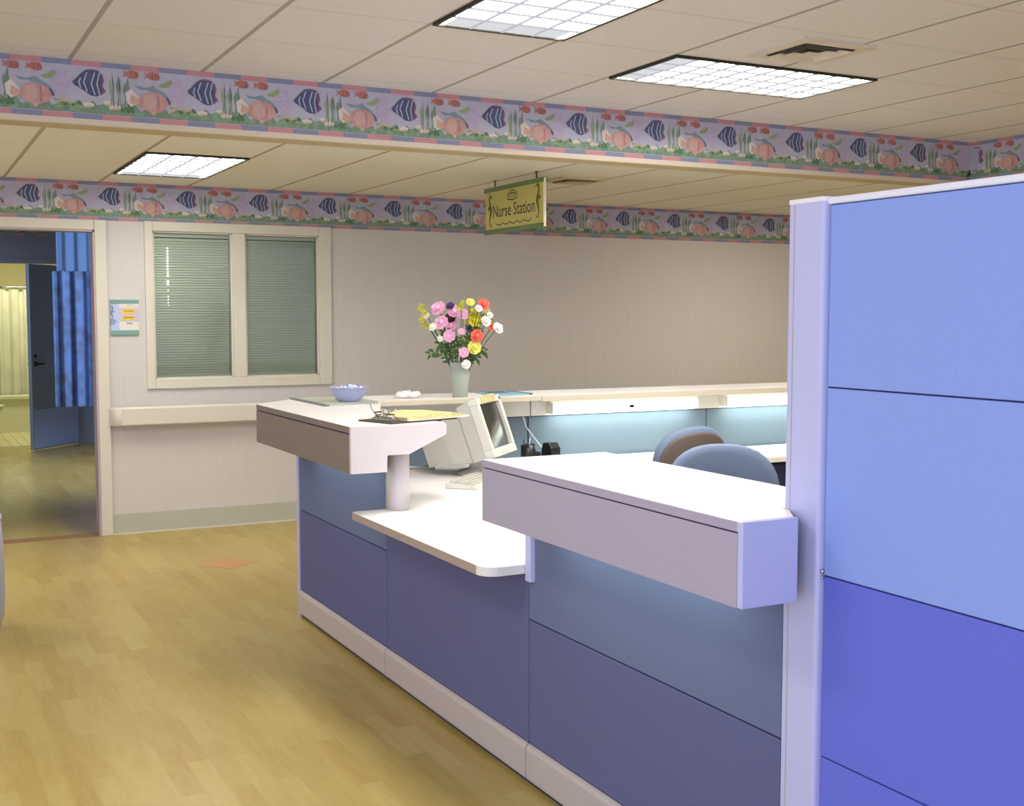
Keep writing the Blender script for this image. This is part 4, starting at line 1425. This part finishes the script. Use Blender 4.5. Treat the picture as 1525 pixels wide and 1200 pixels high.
ch1 = thing('office_chair', 'blue-grey office chair with rounded backrest, closer to the near counter', 'chair', (2.90, 3.74, 0), R(-24), 'office chairs at the station')
chair_parts(ch1, True)
ch1.scale = (1, 1, 1.033)
ch2 = thing('office_chair', 'blue office chair showing its brown back shell, farther back by the rear desk', 'chair', (3.54, 5.12, 0), R(180 + 6), 'office chairs at the station')
for chd in list(ch1.children):
    c = chd.copy()
    COL.objects.link(c)
    c.parent = ch2
    for g_ in chd.children:
        d_ = g_.copy()
        COL.objects.link(d_)
        d_.parent = c
# the near chair turns its upholstered front toward the viewer

# bin cut off by the left edge
bn = thing('laundry_bin', 'silver-grey rounded bin barely showing at the left edge of the photo', 'bin', (0.255, 6.38, 0))
MB().lathe([(0.0, 0.0), (0.14, 0.0), (0.17, 0.02), (0.192, 0.08), (0.198, 0.2), (0.196, 0.4), (0.188, 0.56), (0.18, 0.56), (0.185, 0.2), (0.0, 0.03)], (0, 0, 0), 40, cap=False).build('tub', 'bin_grey', bn)
MB().lathe([(0.182, 0.55), (0.192, 0.555), (0.192, 0.575), (0.182, 0.58), (0.0, 0.60)], (0, 0, 0), 40, cap=False).build('lid', 'bin_grey', bn)

# ------------------------------------------------------------------ patient room beyond the doorway
RX0, RX1, RY1, RZ = -0.9, 3.4, 15.34, 2.76
struct(MB().box(RX0 - 0.1, RX0, YB + 0.12, RY1, 0, RZ).build('wall_left', 'room_wall'))
struct(MB().box(RX1, RX1 + 0.1, YB + 0.12, RY1, 0, RZ).build('wall_right', 'room_wall'))
struct(MB().box(RX0 - 0.1, RX1 + 0.1, YB + 0.10, RY1 + 0.1, RZ, RZ + 0.06).build('ceiling.002', 'room_ceiling'))
BX0, BX1, BZ = 1.03, 1.96, 2.17
rb = MB().box(RX0, BX0, RY1, RY1 + 0.1, 0, RZ).box(BX0, BX1, RY1, RY1 + 0.1, BZ, RZ).box(BX1, RX1, RY1, RY1 + 0.1, 0, RZ)
struct(rb.build('wall_far', 'room_wall'))
border('trim_5', lambda s, z, o: (s, RY1 - o, z), RX0 + 0.01, RX1 - 0.01, 0.1, RZ - H)
d2f = struct(MB().box(BX1, BX1 + 0.05, RY1 - 0.02, RY1, 0, BZ + 0.05).box(BX0 - 0.05, BX0, RY1 - 0.02, RY1, 0, BZ + 0.05).box(BX0 - 0.05, BX1 + 0.05, RY1 - 0.02, RY1, BZ, BZ + 0.05).build('door_2', 'room_wall'))
dl = thing('bathroom_door', 'grey-blue open door with black lever handle and pale kick plate, in the room beyond', 'door', (1.955, RY1 - 0.03, 0), R(180 + 47.5))
# local x along the leaf from the hinge, -y ... faces the viewer
MB().box(0.0, 0.86, -0.022, 0.022, 0.012, 2.14).build('leaf', 'door_grey', dl)
MB().box(0.02, 0.845, 0.022, 0.025, 0.03, 0.47).box(0.02, 0.845, -0.025, -0.022, 0.03, 0.47).build('kick_plate', 'door_kick', dl)
hd = MB()
for s in (-1, 1):
    hd.lathe([(0.0, 0), (0.03, 0), (0.03, 0.008 * s), (0.012, 0.01 * s), (0.012, 0.05 * s), (0, 0.05 * s)], (0.79, 0.022 * s, 1.0), 14, 0, 'y')
    hd.tube([(0.79, 0.068 * s, 1.0), (0.68, 0.068 * s, 1.0)], 0.011, 8)
    hd.lathe([(0.0, 0), (0.022, 0), (0.022, 0.01 * s), (0, 0.01 * s)], (0.79, 0.022 * s, 1.09), 12, 0, 'y')
hd.build('lever_handle', 'black_plastic', dl)

# cubicle curtain with mesh top
cu = thing('cubicle_curtain', 'blue patterned privacy curtain with mesh top hanging in the room beyond', 'curtain', (1.95, 13.2, RZ))
def pleat(x0, x1, y, z0, z1, amp, waves, mt, name, par, nseg=90, flare=0.0):
    vs, fs = [], []
    for i in range(nseg + 1):
        t = i / nseg
        x = x0 + (x1 - x0) * t
        yy = y + amp * sin(2 * pi * waves * t) + amp * .35 * sin(2 * pi * waves * 2.3 * t + 1)
        vs += [(x, yy * 1.0, z0), (x, y + (yy - y) * 0.8, z1)]
    for i in range(nseg):
        fs.append((2 * i, 2 * i + 2, 2 * i + 3, 2 * i + 1))
    return world(MB().add(vs, fs, 0, True).build(name, mt), par)
pleat(1.475, 2.7, 13.2, 0.605, 2.012, 0.045, 9, 'curtain_blue', 'fabric', cu)
pleat(1.52, 2.7, 13.2, 2.012, 2.72, 0.02, 9, 'mesh_blue', 'mesh_top', cu)
world(MB().box(1.2, 3.4, 13.185, 13.215, 2.72, RZ).build('track', 'vent_metal'), cu)

# bathroom
struct(MB().box(0.2, 3.0, RY1, 18.2, -0.08, 0.002).build('floor.001', 'bath_tile'))
struct(MB().box(0.2, 3.0, 18.0, 18.1, 0, 2.76).build('wall_bath_back', 'bath_wall'))
struct(MB().box(0.2, 0.3, RY1 + 0.1, 18.0, 0, 2.76).build('wall_bath_left', 'bath_wall'))
struct(MB().box(2.9, 3.0, RY1 + 0.1, 18.0, 0, 2.76).build('wall_bath_right', 'bath_wall'))
struct(MB().box(0.2, 3.0, RY1 + 0.1, 18.1, 2.7, 2.76).build('ceiling.003', 'bath_wall'))
tb_ = thing('bathtub', 'white bathtub at the back of the lit bathroom', 'bathtub', (1.6, 17.5, 0))
pts = rounded_rect(0.32, 2.88, 17.12, 17.98, 0.04, 4)
world(MB().box(0.32, 2.88, 17.14, 17.20, 0.0, 0.44).box(0.32, 2.88, 17.92, 17.98, 0, 0.44).box(0.32, 0.40, 17.2, 17.92, 0, 0.44).box(2.8, 2.88, 17.2, 17.92, 0, 0.44).box(0.4, 2.8, 17.2, 17.92, 0.04, 0.08).build('basin', 'tub_white'), tb_)
world(MB().box(0.31, 2.89, 17.10, 17.22, 0.44, 0.50).box(0.31, 2.89, 17.90, 17.99, 0.44, 0.50).build('rim', 'tub_white', bevel=0.015), tb_)
sc2 = thing('shower_curtain', 'pale cream pleated shower curtain hanging on a rod over the bathtub', 'curtain', (1.4, 17.3, 2.0))
pleat(0.6, 2.2, 17.30, 0.46, 1.90, 0.05, 9, 'shower_cloth', 'cloth', sc2)
world(MB().tube([(0.3, 17.30, 1.93), (2.9, 17.30, 1.93)], 0.014, 8).build('rod', 'chrome'), sc2)
to = thing('toilet', 'white toilet bowl just showing at the left edge inside the bathroom', 'toilet', (0.95, 16.35, 0))
bl = MB()
bl.lathe([(0.11, 0.0), (0.12, 0.05), (0.10, 0.14), (0.12, 0.24), (0.18, 0.36), (0.19, 0.40), (0.0, 0.40)], (0, 0, 0), 24)
bl.v = [(p[0] * 1.25 + 0.02, p[1], p[2]) for p in bl.v]
bl.build('bowl', 'tub_white', to)
st = MB().lathe([(0.0, 0.402), (0.195, 0.402), (0.2, 0.412), (0.195, 0.43), (0.0, 0.435)], (0, 0, 0), 24)
st.v = [(p[0] * 1.22 + 0.02, p[1], p[2]) for p in st.v]
st.build('seat', 'tub_white', to)
MB().box(-0.45, -0.24, -0.22, 0.22, 0.40, 0.76).box(-0.44, -0.16, -0.12, 0.12, 0.0, 0.41).build('tank', 'tub_white', to, bevel=0.01)
MB().box(-0.46, -0.23, -0.23, 0.23, 0.76, 0.79).build('tank_lid', 'tub_white', to, bevel=0.008)

# ------------------------------------------------------------------ lights
def area(name, loc, rot, sx_, sy_, e, col):
    l = bpy.data.lights.new(name, 'AREA')
    l.shape = 'RECTANGLE'
    l.size, l.size_y = sx_, sy_
    l.energy = e
    l.color = col
    o = bpy.data.objects.new(name, l)
    COL.objects.link(o)
    o.location = loc
    o.rotation_euler = rot
    return o

WARM = (1.0, 0.93, 0.78)
NEUT = (1.0, 0.97, 0.92)
# more troffers of the same ceilings outside the frame, plus an added warm lamp
area('unseen_lamp', (-0.3, 3.0, ZC - 0.03), (0, 0, 0), 0.55, 1.1, 18, NEUT)
area('unseen_lamp', (-0.6, 7.4, ZL - 0.03), (0, 0, 0), 0.5, 1.0, 22, NEUT)
area('unseen_lamp', (4.4, 2.4, ZC - 0.03), (0, 0, 0), 1.1, 0.5, 34, NEUT)
area('unseen_lamp', (6.6, 7.2, ZL - 0.03), (0, 0, 0), 1.0, 0.5, 22, WARM)  # added to warm the right of the back wall, no known fixture here
# tubes under the back shelf
area('tube_lamp', (3.80, 5.895, 1.0), (R(12), 0, 0), 0.96, 0.04, 2.2, (0.9, 1.0, 0.9))
area('tube_lamp', (5.00, 5.895, 1.0), (R(12), 0, 0), 0.9, 0.04, 2.2, (0.9, 1.0, 0.9))
# small tubes tucked under the overhang of the raised counters
area('overhang_lamp', (1.73, 5.2, 0.915), (0, R(-25), 0), 0.05, 0.9, 0.7, (0.78, 1.0, 0.88))
area('overhang_lamp', (1.73, 2.75, 0.915), (0, R(-25), 0), 0.05, 0.9, 0.9, (0.78, 1.0, 0.94))
# daylight of a window behind and left of the photographer
dl_ = area('window_daylight', (-2.4, -1.6, 1.7), (0, 0, 0), 2.4, 1.8, 110, (0.60, 0.70, 1.0))
dl_.rotation_euler = (Vector((1.8, 1.8, 1.2)) - dl_.location).to_track_quat('-Z', 'Y').to_euler()
# room beyond: window daylight from its right side; warm bathroom lamp
rd = area('room_daylight', (3.3, 11.2, 1.9), (0, 0, 0), 1.6, 2.0, 170, (0.70, 0.80, 1.0))
rd.rotation_euler = (Vector((1.5, 15.2, 1.3)) - rd.location).to_track_quat('-Z', 'Y').to_euler()
area('room_fill', (0.2, 13.6, RZ - 0.03), (0, 0, 0), 0.6, 1.2, 26, (0.72, 0.80, 1.0))  # added bluish fill to lift the door and upper wall, no fixture behind it
area('bathroom_lamp', (1.5, 16.4, 2.66), (0, 0, 0), 0.8, 0.4, 34, (1.0, 0.96, 0.68))

wd = bpy.data.worlds.new('world')
SC.world = wd
wd.use_nodes = True
bg = wd.node_tree.nodes['Background']
bg.inputs['Color'].default_value = (0.84, 0.87, 1.0, 1)
bg.inputs['Strength'].default_value = 0.85

SC.view_settings.view_transform = 'Standard'
SC.view_settings.look = 'None'
SC.view_settings.exposure = 0.22
SC.cycles.use_denoising = True
SC.cycles.max_bounces = 8
